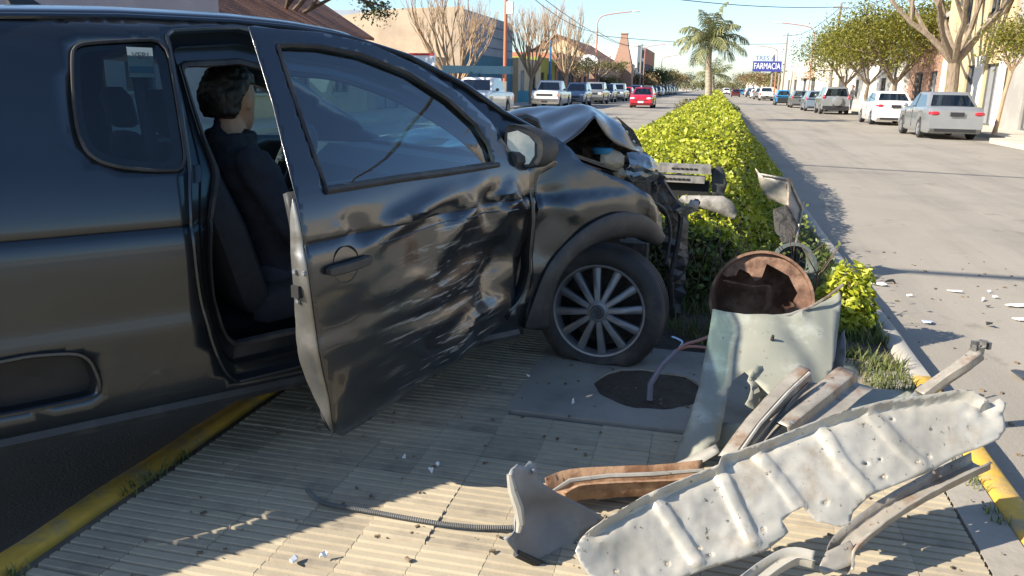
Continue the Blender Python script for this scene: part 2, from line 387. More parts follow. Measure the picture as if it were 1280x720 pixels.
# ================================================================== crashed pickup
mat('paint', (.044, .053, .062), .31, .82, var=.08, scale=2, coat=.55, coat_rough=.09, rvar=.05)
def scraped_paint():
    m = mat('paint_scraped', (.042, .049, .056), .31, .82, var=.07, scale=2, coat=.6, coat_rough=.09)
    N, L = m.node_tree.nodes, m.node_tree.links; b = N['Principled BSDF']; base = b.inputs['Base Color'].links[0].from_socket
    tc = N.new('ShaderNodeTexCoord')
    es = SCR[0]; et = SCR[1]
    def dot(v, k):
        d = N.new('ShaderNodeVectorMath'); d.operation = 'DOT_PRODUCT'; L.new(tc.outputs['Object'], d.inputs[0]); d.inputs[1].default_value = tuple(v*k); return d.outputs['Value']
    def streak(ks, kt, lo, hi):
        cb = N.new('ShaderNodeCombineXYZ'); L.new(dot(es, ks), cb.inputs[0]); L.new(dot(et, kt), cb.inputs[1])
        nz = N.new('ShaderNodeTexNoise'); nz.inputs['Scale'].default_value = 1; nz.inputs['Detail'].default_value = 6; nz.inputs['Roughness'].default_value = .62; nz.inputs['Distortion'].default_value = .5
        L.new(cb.outputs[0], nz.inputs[0]); r = N.new('ShaderNodeMapRange'); L.new(nz.outputs[0], r.inputs[0]); r.inputs[1].default_value = lo; r.inputs[2].default_value = hi; return r.outputs[0]
    s1 = streak(4.6, 50, .55, .64)
    ctr = N.new('ShaderNodeVectorMath'); ctr.operation = 'DISTANCE'; L.new(tc.outputs['Object'], ctr.inputs[0]); ctr.inputs[1].default_value = SCRAPE_C
    fall = N.new('ShaderNodeMapRange'); L.new(ctr.outputs['Value'], fall.inputs[0]); fall.inputs[1].default_value = .46; fall.inputs[2].default_value = .22; fall.inputs[3].default_value = 0; fall.inputs[4].default_value = 1
    mu = N.new('ShaderNodeMath'); mu.operation = 'MULTIPLY'; L.new(s1, mu.inputs[0]); L.new(fall.outputs[0], mu.inputs[1])
    mx = N.new('ShaderNodeMix'); mx.data_type = 'RGBA'; L.new(mu.outputs[0], mx.inputs[0]); L.new(base, mx.inputs[6]); mx.inputs[7].default_value = (.33, .36, .37, 1); L.new(mx.outputs[2], b.inputs['Base Color'])
    rr = N.new('ShaderNodeMapRange'); L.new(mu.outputs[0], rr.inputs[0]); rr.inputs[3].default_value = .34; rr.inputs[4].default_value = .75; L.new(rr.outputs[0], b.inputs['Roughness'])
    cc = N.new('ShaderNodeMapRange'); L.new(mu.outputs[0], cc.inputs[0]); cc.inputs[3].default_value = .9; cc.inputs[4].default_value = 0; L.new(cc.outputs[0], b.inputs['Coat Weight'])
mat('bare_metal', (.21, .21, .20), .38, .75, var=.16, scale=9, bump=.25, bscale=25, rvar=.1, dist=.006)
mat('black_plastic', (.022, .024, .026), .55, var=.25, scale=12, bump=.2, bscale=90, spot=(.05, .05, .048), spot_scale=8, spot_amt=.58, dist=.003)
mat('rubber', (.02, .02, .021), .72, var=.3, scale=14, spot=(.06, .055, .05), spot_scale=5, spot_amt=.58)
mat('alloy', (.19, .2, .215), .45, .5, var=.12, scale=10, rvar=.08)
mat('dark_void', (.008, .008, .009), .9, var=.3)
mat('seat_cloth', (.035, .037, .042), .9, var=.2, scale=30, bump=.3, bscale=200, dist=.002)
mat('interior', (.02, .021, .024), .65, var=.2, scale=10)
mat('beige_plastic', (.42, .33, .22), .55, var=.15, scale=8, spot=(.2, .15, .1), spot_scale=9, spot_amt=.6)
mat('grime', (.035, .033, .03), .7, .2, var=.5, scale=14, bump=.8, bscale=30, dist=.02)
mat('sticker', (.40, .45, .43), .5, var=.03); mat('sticker_blue', (.05, .2, .3), .5); mat('sticker_ink', (.08, .1, .12), .6)
mat('engine_grey', (.16, .16, .155), .5, .5, var=.35, scale=16, bump=.5, bscale=40)
glass('car_glass', (.52, .74, .76), .12); glass('door_glass', (.50, .74, .77), .13); glass('dark_glass', (.30, .40, .43), .05); glass('mirror_glass', (.02, .02, .02), .26, .15, dust=.75)
glass('rear_glass', (.05, .07, .08), .06); glass('lamp_glass', (.62, .70, .74), .14, .1, dust=.5)

HD = R(38.1); CU_ = np.array([math.sin(HD), math.cos(HD), 0]); CV_ = np.array([math.cos(HD), -math.sin(HD), 0]); CO = np.array([-0.434, 3.721, MZ])
def car(u, v, w): return CO+CU_*u+CV_*v+np.array([0, 0, w])
def pv(px, v):                                       # pixel on the lengthwise plane v -> (u, w)
    p = on_plane(px[0], px[1], CO+CV_*v, CV_)-CO; return float(p@CU_), float(p[2])
def pc(px, v): u, w = pv(px, v); return car(u, v, w)
_sec = [(.15, -.05), (.22, .0), (.27, .035), (.33, .055), (.42, .068), (.50, .076), (.545, .083), (.575, .082), (.61, .077), (.66, .082), (.74, .090), (.80, .092), (.84, .088), (.866, .079), (.874, .070), (.882, .0745), (.90, .0755), (.95, .066), (1.0, .052), (1.05, .034), (1.12, .004), (1.22, -.036), (1.32, -.080), (1.40, -.120), (1.45, -.152), (1.48, -.182), (1.50, -.222), (1.515, -.275), (1.53, -.35)]
_t = np.array([p for p in bez(_sec, 8)])
def SV(w): return float(np.interp(w, _t[:, 0], _t[:, 1]))
def plan(u): return -.28*max(0, u+.1)**2-.02*max(0, -2.6-u)
def S(u, w): return car(u, SV(w)+plan(u), w)
def SLf(u, w): return car(u, -1.71-SV(w)-plan(u), w)
RE_u = [-2.66, -2.55, -2.33, -2.0, -1.63, -1.43, -1.24, -1.01, -.78, -.62, -.44, -.33]
RE_w = [1.425, 1.46, 1.482, 1.503, 1.51, 1.50, 1.475, 1.415, 1.31, 1.205, 1.12, 1.03]
def RE(u): return float(np.interp(u, RE_u, RE_w))
pk = thing('crashed_pickup', 'dark blue-grey pickup with crushed front and its scraped door hanging open', 'pickup truck', car(-1.6, -.85, -.02))
# --- right body side
roof_pts = [(u, RE(u)) for u in np.linspace(-2.6, -.36, 40)]
open_px = [(300, 477), (285, 468), (270, 440), (258, 400), (247, 350), (240, 290), (237, 240), (236, 205), (225, 130), (213, 62), (209, 46), (213, 40), (222, 38), (262, 36), (300, 35)]
open_uw = trace(open_px, S, -1.8, .4)
op_front = [(-1.42, 1.44), (-1.2, 1.405), (-.95, 1.30), (-.72, 1.15), (-.60, 1.03), (-.555, .9), (-.555, .5), (-.62, .40), (-.75, .365), (-1.2, .352)]
opening = [tuple(p) for p in bez(open_uw, 3)]+op_front
wf = -.10
def arch(u0, r, w0, a0, a1, n=14): return [(u0+r*math.cos(a), w0+r*math.sin(a)) for a in np.linspace(a0, a1, n)]
RW = wf-2.88
side_out = [(-3.86, .42), (-3.88, .7), (-3.86, 1.06)]+[(-3.4, 1.06), (-2.80, 1.05), (-2.74, 1.08), (-2.66, 1.30)]+roof_pts+[(-.40, .99), (-.50, .96), (-.535, .9), (-.535, .5), (-.56, .255)]+[(-1.2, .252), (-2.3, .25)]+[(RW+.36, .27)]+arch(RW, .36, .30, 0, math.pi)+[(RW-.36, .33)]
qw_px = [(90, 66), (95, 58), (106, 54), (150, 51), (207, 49), (222, 130), (235, 213), (190, 213), (150, 209), (125, 202), (108, 190), (97, 165), (91, 120)]
qw = trace(qw_px, S, -2.2, 1.4)
def chaikin(l, k=2):
    l = [np.asarray(p, float) for p in l]
    for _ in range(k): l = [q for i in range(len(l)) for q in (l[i]*.8+l[(i+1) % len(l)]*.2, l[i]*.2+l[(i+1) % len(l)]*.8)]
    return [tuple(p) for p in l]
qw = chaikin(qw)
_q = np.array(qw); qc = _q.mean(0)
lines = [[(-3.7, w), (-.4, w)] for w in (.33, .545, .575, .61, .84, .866, .874, .882, .90)]
step_px = [(0, 452), (40, 444), (95, 441), (112, 450), (124, 478), (122, 494), (100, 500), (0, 520)]
step_uw = trace(step_px, S, -2.4, .5); step_uw = [(u, w) for u, w in step_uw]; _u0 = min(u for u, w in step_uw); step_uw = [(-2.535, step_uw[-1][1]+.01), (-2.55, .5*(step_uw[0][1]+step_uw[-1][1])), (-2.53, step_uw[0][1])]+step_uw
step_uw = chaikin(step_uw, 2); opening_s = chaikin(opening, 2)
rows_ = [.27, .30, .33, .36, .40, .44, .48, .515, .545, .56, .575, .592, .61, .635, .66, .70, .74, .77, .80, .82, .84, .854, .866, .874, .882, .891, .90, .925, .95, .975, 1.0, 1.025, 1.05, 1.08, 1.12, 1.16, 1.2, 1.24, 1.28, 1.32, 1.36, 1.40, 1.425, 1.45, 1.465, 1.475, 1.485, 1.492, 1.498, 1.503, 1.507]
V_, F_ = patch(side_out, S, (.05, .035), [opening_s, qw, step_uw], rows=rows_)
body = mk('body_side', V_, F_, 'paint', pk, smooth=True, angle=40, thick=.004)
# step recess in the bed side
st = MB(); ring = [p for p in step_uw]; cen = np.mean(ring, 0); rg = [[S(cen[0]+(u-cen[0])*1.03, cen[1]+(w-cen[1])*1.05)-CV_*.007 for u, w in ring], [S(u, w)-CV_*.009 for u, w in ring]]
for k, dp in ((.96, .012), (.90, .045), (.0, .05)): rg.append([S(cen[0]+(u-cen[0])*k, cen[1]+(w-cen[1])*k)-CV_*dp for u, w in ring])
st.loft(rg, True, False); mat('recess', (.010, .011, .013), .6, var=.2); st.mk('step_recess', 'recess', pk, smooth=True)
def opening_jamb(loop, prof, name, m, parent):
    """return of a panel edge: prof is (inset toward centre, depth)"""
    c = np.mean(loop, 0); b = MB(); rg = []
    for ins, dp in prof:
        r = []
        for u, w in loop:
            d = c-np.array((u, w)); d = d/np.linalg.norm(d); r.append(S(u+d[0]*ins, w+d[1]*ins)-CV_*dp)
        rg.append(r)
    b.loft(rg, True, False); return b.mk(name, m, parent, smooth=True, angle=50)
MB().tube([S(u, w)+CV_*.001 for u, w in opening_s+[opening_s[0]]], .007, 6).mk('door_opening_lip', 'paint', pk, smooth=True)
MB().tube([S(u, w)+CV_*.001 for u, w in step_uw+[step_uw[0]]], .008, 6).mk('recess_lip', 'paint', pk, smooth=True)
opening_jamb(opening_s, [(0, 0), (.004, .012), (.012, .045), (.045, .055), (.052, .05), (.058, .085), (.10, .095)], 'door_jamb', 'paint', pk)
opening_jamb(opening_s, [(.098, .088), (.104, .074), (.118, .076), (.122, .10)], 'weatherstrip', 'rubber', pk)
# quarter window: glass, black border and gasket
qg = [S(u, w) for u, w in qw]
V_, F_ = patch(qw, lambda u, w: S(u, w)-CV_*.006, .06); win = mk('quarter_window', V_, F_, 'dark_glass', pk, smooth=True)
inner = [tuple(qc+(p-qc)*np.array((.80, .87))) for p in _q]
V_, F_ = patch(qw, lambda u, w: S(u, w)-CV_*.009, .06, [inner]); mk('window_border', V_, F_, 'black_plastic', win, smooth=True)
MB().tube([S(u, w)+CV_*.001 for u, w in qw+[qw[0]]], .0055, 6).mk('gasket', 'rubber', win, smooth=True)
def text_mesh(txt, size):
    cu = bpy.data.curves.new('lettering', 'FONT'); cu.body = txt; cu.size = size; cu.extrude = .0008; cu.align_x = 'CENTER'; cu.align_y = 'CENTER'
    o = bpy.data.objects.new('lettering', cu); COL.objects.link(o); bpy.context.view_layer.update()
    me = bpy.data.meshes.new_from_object(o.evaluated_get(bpy.context.evaluated_depsgraph_get())); V = np.array([v.co[:] for v in me.vertices]); Fc = [list(p.vertices) for p in me.polygons]
    bpy.data.objects.remove(o); bpy.data.curves.remove(cu); bpy.data.meshes.remove(me); return V, Fc
def lettering(txt, size, ctr, ex, ey, en, m, parent, bold=0):
    V, Fc = text_mesh(txt, size); ctr = np.asarray(ctr)
    W3 = [ctr+np.asarray(ex)*p[0]*(1+bold)+np.asarray(ey)*p[1]+np.asarray(en)*p[2] for p in V]
    return mk('lettering', W3, Fc, m, parent)
stv = -.12; s0 = pc((176, 78), stv)
MB().box(s0, (.075, .002, .09), HD*-1+R(90)).mk('sticker', 'sticker', pk)
lettering('VERI', .026, s0+CV_*.003+np.array((0, 0, .02)), CU_, (0, 0, 1), CV_, 'sticker_ink', pk)
MB().box(s0+CV_*.002-np.array((0, 0, .022)), (.07, .002, .02), HD*-1+R(90)).mk('sticker_band', 'sticker_blue', pk)
# --- roof, left side, cab back, windscreen, bed
def roof_grid():
    us = np.linspace(-2.62, -1.22, 24); V = []; Fc = []; n = 15
    for u in us:
        we = RE(u); vr = SV(we)+plan(u)+.002; vl = -1.71-vr
        for t in np.linspace(0, 1, n):
            x = 2*t-1; V.append(car(u+.06*(1-x*x)*(1 if u > -1.9 else -.6)*(abs(u+1.9)/.7), vr+(vl-vr)*t, we+.048*(1-abs(x)**3.2)))
    for i in range(len(us)-1):
        for j in range(n-1): Fc.append((i*n+j, i*n+j+1, (i+1)*n+j+1, (i+1)*n+j))
    return V, Fc, n, len(us)
V_, F_, n_, m_ = roof_grid(); roof = mk('roof', V_, F_, 'paint', pk, smooth=True, thick=.012)
front_edge = V_[(m_-1)*n_:m_*n_]; back_edge = V_[:n_]
MB().tube([S(u, RE(u))+np.array((0, 0, .003)) for u in np.linspace(-2.62, -.40, 70)], .011, 8).mk('roof_rail', 'paint', pk, smooth=True)
ab = car(pv((34, 10), -.85)[0], -.85, 1.556)
MB().loft([[ab+CU_*a+CV_*b*.02 for a, b in ((.07, 0), (.0, 1), (-.05, 1), (-.06, 0), (-.05, -1), (0, -1))], [ab+CU_*(a*.4-.05)+CV_*b*.006+np.array((0, 0, .06)) for a, b in ((.07, 0), (.0, 1), (-.05, 1), (-.06, 0), (-.05, -1), (0, -1))]]).mk('antenna_fin', 'black_plastic', pk, smooth=True)
lw_door = [(-1.78, 1.40), (-1.3, 1.375), (-1.0, 1.27), (-.72, 1.07), (-.70, 1.02), (-1.74, 1.05)]
lw_q = [(-2.25, 1.38), (-1.95, 1.41), (-1.88, 1.06), (-2.1, 1.06), (-2.22, 1.12)]
lout = [(-3.86, .42), (-3.86, 1.10), (-2.80, 1.045), (-2.66, 1.30)]+roof_pts+[(-.2, .98), (.3, .96), (.75, .90), (.88, .8), (.88, .35), (wf+.36, .33)]+arch(wf, .36, .30, 0, math.pi)+[(-.6, .255), (RW+.36, .27)]+arch(RW, .36, .30, 0, math.pi)+[(RW-.36, .33)]  # far front drawn forward, out of view, to shade the hedge
V_, F_ = patch(lout, SLf, (.1, .06), [lw_door, lw_q]); mk('body_side', V_, F_, 'paint', pk, smooth=True, angle=40, thick=.004, offset=1)
for l in (lw_door, lw_q):
    V_, F_ = patch(l, lambda u, w: SLf(u, w)+CV_*.006, .1); mk('side_window', V_, F_, 'car_glass', pk, smooth=True)
# windscreen
n = 15; ws_b = []
for t in np.linspace(0, 1, n): x = 2*t-1; ws_b.append(car(-.40+.16*(1-x*x), -.13+(-1.71+.26)*t, 1.0))
rings = [front_edge]+[[np.asarray(a)*(1-k)+np.asarray(b)*k+CU_*.05*math.sin(math.pi*k)+np.array((0, 0, .03*math.sin(math.pi*k))) for a, b in zip(front_edge, ws_b)] for k in np.linspace(.12, 1, 8)]
b = MB(); b.loft(rings, False, False); b.mk('windscreen', 'car_glass', pk, smooth=True)
MB().tube([car(-2.66, SV(1.1)-.01, 1.05), car(-2.66, SV(1.1)-.01, 1.06)], .01).mk('bed_bracket', 'black_plastic', pk)
def vwall(u, w0, w1, m, name, hole=None, v0=-.02, v1=-1.69, tilt=0.0):
    out = [(v0, w0), (v1, w0), (v1+.17, w1), (v0-.17, w1)] if tilt else [(v0, w0), (v1, w0), (v1, w1), (v0, w1)]
    V, Fc = patch(out, lambda v, w: car(u+tilt*(w-w0), v, w), .15, [hole] if hole else []); return mk(name, V, Fc, m, pk, thick=.03)
rwin = [(-.35, 1.10), (-1.36, 1.10), (-1.30, 1.40), (-.41, 1.40)]
vwall(-2.74, .45, 1.06, 'paint', 'cab_back'); vwall(-2.715, 1.06, 1.45, 'paint', 'cab_back', rwin, tilt=.18)
V_, F_ = patch(rwin, lambda v, w: car(-2.715+.18*(w-1.06)-.01, v, w), .2); mk('rear_window', V_, F_, 'rear_glass', pk)
MB().loft([[car(u, v, .50) for u, v in ((-3.84, -.05), (-2.76, -.05), (-2.76, -1.66), (-3.84, -1.66))], [car(u, v, .47) for u, v in ((-3.84, -.05), (-2.76, -.05), (-2.76, -1.66), (-3.84, -1.66))]]).mk('bed_floor', 'black_plastic', pk)
vwall(-3.86, .42, 1.05, 'paint', 'tailgate')
MB().loft([[car(u, v, w) for v, w in ((-.01, .30), (-1.7, .30), (-1.7, .56), (-.01, .56))] for u in (-3.98, -3.87)]).mk('rear_bumper', 'black_plastic', pk)
for vv, s in ((-.0, 1), (-1.71, -1)): MB().loft([[car(-3.89, vv-s*.03, w), car(-3.89, vv-s*.16, w), car(-3.86, vv-s*.16, w), car(-3.86, vv-s*.03, w)] for w in (.6, .95)]).mk('tail_light', 'sticker', pk)
MB().tube([car(u, .03+plan(u), .275) for u in np.linspace(-2.61, -.58, 14)], .028, 8).mk('sill', 'black_plastic', pk, smooth=True)
MB().loft([[car(u, v, w) for v, w in ((-.02, .24), (-1.69, .24), (-1.69, .30), (-.02, .30))] for u in (-3.6, -.5)]).mk('floor_pan', 'dark_void', pk)
for u0, nm in ((RW, 'rear_arch'),): MB().lathe([(.362, .082), (.362, -.3), (.1, -.3)], car(u0, -.02, .30), CV_, 20).mk('wheel_well', 'dark_void', pk)
# --- interior
def seat(v):
    b = MB(); R_ = lambda u0, u1, w0, w1, hw, bulge=.0: [car(u, v+s*hw, w) for u, w, s in ()]
    def pad(u, w, hw, t, n=16): return [car(u, v, w)+CV_*hw*math.copysign(abs(math.cos(a))**.5, math.cos(a))+t*math.copysign(abs(math.sin(a))**.5, math.sin(a))*np.array((0, 0, 1.0)) for a in np.linspace(0, 2*math.pi, n, endpoint=False)]
    b.loft([pad(u, w, hw, t) for u, w, hw, t in ((-1.08, .50, .20, .04), (-1.12, .51, .24, .07), (-1.4, .49, .25, .08), (-1.58, .47, .24, .08), (-1.62, .46, .2, .05))])
    s = b.mk('seat', 'seat_cloth', pk, smooth=True)
    def back(w, u, hw, t, n=16): return [car(u, v, w)+CV_*hw*math.copysign(abs(math.cos(a))**.5, math.cos(a))+CU_*t*math.copysign(abs(math.sin(a))**.5, math.sin(a)) for a in np.linspace(0, 2*math.pi, n, endpoint=False)]
    b = MB(); b.loft([back(*q) for q in ((.46, -1.60, .2, .05), (.52, -1.62, .24, .08), (.8, -1.70, .25, .08), (1.0, -1.77, .22, .07), (1.07, -1.79, .16, .05), (1.09, -1.795, .1, .03))]); b.mk('backrest', 'seat_cloth', s, smooth=True)
    b = MB(); b.loft([back(*q) for q in ((1.11, -1.80, .08, .03), (1.13, -1.80, .12, .05), (1.24, -1.82, .12, .05), (1.28, -1.83, .08, .03))]); b.mk('headrest', 'seat_cloth', s, smooth=True)
seat(-.47); seat(-1.24)
b = MB(); b.loft([[car(u, -.10, w) for u, w in ((-.4, .98), (-.75, 1.0), (-.88, .92), (-.88, .72), (-.7, .5), (-.4, .45))], [car(u, -1.6, w) for u, w in ((-.4, .98), (-.75, 1.0), (-.88, .92), (-.88, .72), (-.7, .5), (-.4, .45))]]); b.mk('dashboard', 'interior', pk)
swc = car(-1.02, -1.24, .93); ax_ = CU_*-.9+np.array((0, 0, .42)); ax_ = ax_/np.linalg.norm(ax_); e1 = CV_; e2 = np.cross(ax_, e1)
b = MB(); b.tube([swc+.185*(e1*math.cos(a)+e2*math.sin(a)) for a in np.linspace(0, 2*math.pi, 25)], .016, 8); b.tube([swc-e1*.18, swc+e1*.18], .02); b.tube([swc, swc-e2*.18], .02); b.tube([swc-ax_*.2, swc+ax_*.02], .05); b.mk('steering_wheel', 'interior', pk, smooth=True)
MB().loft([[car(u, v, w) for u, w in ((-2.6, 1.02), (-1.95, 1.02), (-1.95, .3), (-2.6, .3))] for v in (-.12, -1.6)]).mk('rear_shelf', 'interior', pk)
MB().tube([car(-1.98, -.17, 1.36), car(-1.97, -.13, 1.1), car(-1.98, -.06, .8), car(-1.95, -.08, .4)], .022, 6).mk('seat_belt', 'interior', pk)
# --- open door, hinged at its front edge
HG = car(-.53, .05, 0); HGv = HG*1.0
def sm(x, a, b): t = min(1, max(0, (x-a)/(b-a))); return t*t*(3-2*t)
def DN(w):
    al = R(21.5-4.5*sm(w, .95, 1.45)); return -math.cos(al)*CU_+math.sin(al)*CV_, math.cos(al)*CV_+math.sin(al)*CU_
def D(s, w):
    d, nn = DN(w); p = HGv+d*s+nn*(SV(w)-.05); return p+np.array((0, 0, w))
creases = [([(468, 303), (500, 276), (548, 252), (600, 234)], .030, 13), ([(600, 234), (592, 262), (572, 300), (548, 345)], .030, 12), ([(548, 345), (520, 352), (470, 372)], .010, 12),
           ([(600, 234), (616, 262), (628, 292)], -.022, 9), ([(628, 292), (645, 250), (640, 232)], .020, 6), ([(640, 232), (655, 258), (668, 262)], .020, 6), ([(640, 232), (622, 255)], .018, 5), ([(612, 232), (622, 248)], -.014, 5), ([(625, 300), (655, 290)], .012, 9),
           ([(660, 270), (630, 330), (612, 400)], -.034, 13), ([(645, 380), (600, 398), (560, 440)], .026, 8), ([(655, 300), (600, 345), (530, 372), (450, 402)], .009, 9), ([(650, 345), (590, 372), (520, 400), (440, 420)], -.008, 7), ([(600, 340), (640, 320)], .012, 10), ([(480, 430), (560, 402), (620, 370)], .008, 8), ([(430, 470), (500, 430)], .006, 8), ([(590, 420), (560, 462)], .012, 8), ([(425, 500), (440, 460)], .006, 7)]
def dent(x, y):
    d = -.060*math.exp(-(((x-640)/85)**2+((y-345)/80)**2))-.022*math.exp(-(((x-560)/70)**2+((y-300)/55)**2))
    d += -.014*math.exp(-(((x-447)/20)**2+((y-287)/17)**2))+.008*math.exp(-(((x-430)/14)**2+((y-292)/14)**2))
    for ln, a, wd in creases:
        q, t = seg_dist(x, y, ln); d += a*math.exp(-(q/wd)**2)*math.sin(math.pi*min(.92, max(.12, t)))
    k = sm(y, 250, 330)*sm(x, 400, 560)
    d += k*(.003*noise.noise(Vector((x/34, y/30, 1)))+.0015*noise.noise(Vector((x/11, y/13, 5))))
    return d
_cache = {}
def Dpx(off=0.0, dn=True):
    def f(x, y):
        k = (round(x, 2), round(y, 2))
        if k not in _cache: _cache[k] = solve((x, y), D, 1.0-(x-370)/300, 1.4-(y-40)/430)
        s, w = _cache[k]; return D(s, w)+DN(w)[1]*(off+(dent(x, y) if dn else 0))
    return f
door_px = [(310, 34), (318, 33), (345, 37), (400, 41), (460, 54), (520, 81), (575, 117), (612, 151), (634, 184), (650, 203), (668, 212), (672, 262), (667, 300), (660, 345), (656, 378), (645, 400), (600, 432), (540, 470), (480, 512), (440, 537), (428, 544), (419, 541), (415, 527), (412, 500), (405, 470), (399, 440), (392, 390), (384, 330), (376, 280), (369, 247), (352, 180), (340, 130), (322, 72)]
dwin_px = [(346, 57), (365, 56), (400, 58), (450, 68), (510, 92), (560, 125), (595, 157), (610, 182), (616, 204), (560, 213), (500, 221), (407, 236), (380, 160)]
SCRAPE_C = tuple(Dpx()(570, 385)-org(pk)); _e = Dpx(0, False)(620, 360)-Dpx(0, False)(470, 425); _e /= np.linalg.norm(_e); SCR = (_e, np.cross(_e, DN(.6)[1])); scraped_paint()
_crl = [[(388, 327), (420, 318), (450, 310), (510, 295), (585, 273), (670, 260)]]
crow = [[proj(D(t, w))[:2] for t in np.linspace(.02, 1.45, 60)] for w in (.835, .855, .868, .876, .884, .905, 1.38, 1.41, 1.435, 1.455, 1.47, 1.485)]
V_, F_ = patch(door_px, Dpx(), 6.0, [dwin_px], crow, crisp=True)
door = mk('door', V_, F_, 'paint_scraped', pk, smooth=True, angle=28, thick=.003, label='open front door, dented and scraped with long pale scratches')
V_, F_ = patch([p for p in door_px if p[1] > 225 or p[0] > 640], lambda x, y: Dpx(-.06)(x+4, y-2), 16); mk('inner_panel', V_, F_, 'interior', door, smooth=True, thick=.02)
V_, F_ = patch(dwin_px, Dpx(-.012, False), 22); mk('door_window', V_, F_, 'door_glass', door, smooth=True)
MB().tube([Dpx(.002, False)(*p) for p in resample(dwin_px+[dwin_px[0]], 22, False)], .008, 6).mk('window_gasket', 'rubber', door, smooth=True)
MB().tube([Dpx(.004, False)(*p) for p in ((405, 238), (450, 231), (500, 223), (560, 215), (622, 206))], [.013, .013, .013, .013, .010], 8).mk('belt_trim', 'black_plastic', door, smooth=True)
# crease line: thin fold along the door
MB().tube([Dpx(.001)(*p) for p in bez([(472, 305), (510, 295), (585, 273), (668, 260)], 8)], .0035, 5).mk('body_line', 'paint_scraped', door, smooth=True)
# bare rear edge of the door with latch and screws
ed_out = [(369, 248), (376, 280), (384, 330), (392, 390), (399, 440), (405, 470), (412, 500), (415, 527), (418, 540)]
ed_in = [(367, 252), (363, 300), (364, 345), (368, 400), (371, 440), (378, 468), (392, 488), (408, 512), (416, 538)]
eo = bez(ed_out, 5); ei = bez(ed_in, 5); rg = []
for a, b_ in zip(eo, ei):
    s_, w_ = solve(tuple(a), D, 1.3, .8); th = .0
    for t in np.linspace(0, .14, 57):
        q = proj(D(s_, w_)-DN(w_)[1]*t)
        if q[0] <= b_[0]: break
        th = t
    p0 = D(s_, w_); nn = DN(w_)[1]; dd = DN(w_)[0]
    rg.append([p0+dd*.001, p0+dd*.006-nn*.004, p0+dd*.007-nn*th*.5, p0+dd*.006-nn*th*.92, p0-nn*th])
b = MB(); b.loft(rg, False, False); edge = b.mk('door_edge', 'bare_metal', door, smooth=True, angle=50, thick=.002, label='bare bright metal rear edge of the open door')
def on_edge(px):
    i = min(range(len(eo)), key=lambda k: abs((eo[k][1]+ei[k][1])/2-px[1])); a, c = np.array(eo[i]), np.array(ei[i]); t = np.clip((px[0]-a[0])/(c[0]-a[0]+1e-6), .1, .9)
    return np.asarray(rg[i][0])*(1-t)+np.asarray(rg[i][4])*t+DN(.6)[0]*.008
for px in ((371, 349), (383, 354), (375, 388)):
    MB().lathe([(.0, .006), (.006, .006), (.008, .0)], on_edge(px), DN(.6)[0], 10).mk('screw', 'alloy', edge, smooth=True)
MB().box(on_edge((374, 372)), (.03, .02, .035), R(-20)).mk('latch', 'dark_void', edge)
# handle: recess and bar
hc = Dpx(.0)(432, 330); s_, w_ = solve((432, 330), D, 1.1, .75); dd, nn = DN(w_); tl = np.array((0, 0, .06))+dd; tl = -tl/np.linalg.norm(tl); upn = np.cross(tl, nn); upn = upn/np.linalg.norm(upn)*(1 if np.cross(tl, nn)[2] > 0 else -1)
b = MB(); b.lathe([(.056, .004), (.05, -.004), (.04, -.02), (0, -.026)], hc, nn, 28); rec = b.mk('handle_recess', 'black_plastic', door, smooth=True)
h0, h1 = Dpx(.014)(406, 339), Dpx(.014)(459, 323)
b = MB(); b.loft([[h0*(1-t)+h1*t+nn*(.006*math.sin(math.pi*t)*2+c*.010)+np.array((0, 0, 1))*s*.016*k for c, s in ((1, -.7), (1, .7), (.4, 1), (-1, .9), (-1, -.9), (.4, -1))] for t, k in ((0, .6), (.06, .95), (.3, 1), (.7, 1), (.94, .95), (1, .6))]); b.mk('door_handle', 'black_plastic', door, smooth=True, angle=50)
# mirror
mo = Dpx(.10, False); mg = [(637, 166), (650, 163), (664, 170), (671, 178), (671, 194), (664, 205), (645, 206), (637, 200)]; mh = [(632, 160), (650, 157), (668, 166), (678, 177), (678, 195), (668, 209), (642, 210), (632, 203)]
def mpt(px, dpt): d = ray(*px); d = d/np.linalg.norm(d); return C0+d*dpt
md = float(np.linalg.norm(mo(655, 185)-C0)); fwd_ = CU_*.85+CF*.5
V_, F_ = patch(mg, lambda x, y: mpt((x, y), md+.012), 9)
mc = mpt((656, 184), md)
b = MB(); rgs = []
for dp, k in ((.016, .93), (.0, .985), (.01, 1.0), (.06, .98), (.10, .82), (.125, .45)): rgs.append([mc+(mpt(p, md)-mc)*k+CU_*dp for p in bez(mh, 3, True)])
b.loft(rgs, True, True); mir = b.mk('side_mirror', 'black_plastic', door, smooth=True, angle=60)
mk('mirror_glass', V_-CU_*.012, F_, 'mirror_glass', mir, smooth=True)
MB().tube([mc+CU_*.06-np.array((0, 0, .04)), mc+CU_*.07-CV_*.06-np.array((0, 0, .06)), Dpx(-.01, False)(640, 200)], [.03, .03, .035], 8).mk('mirror_arm', 'black_plastic', door, smooth=True)
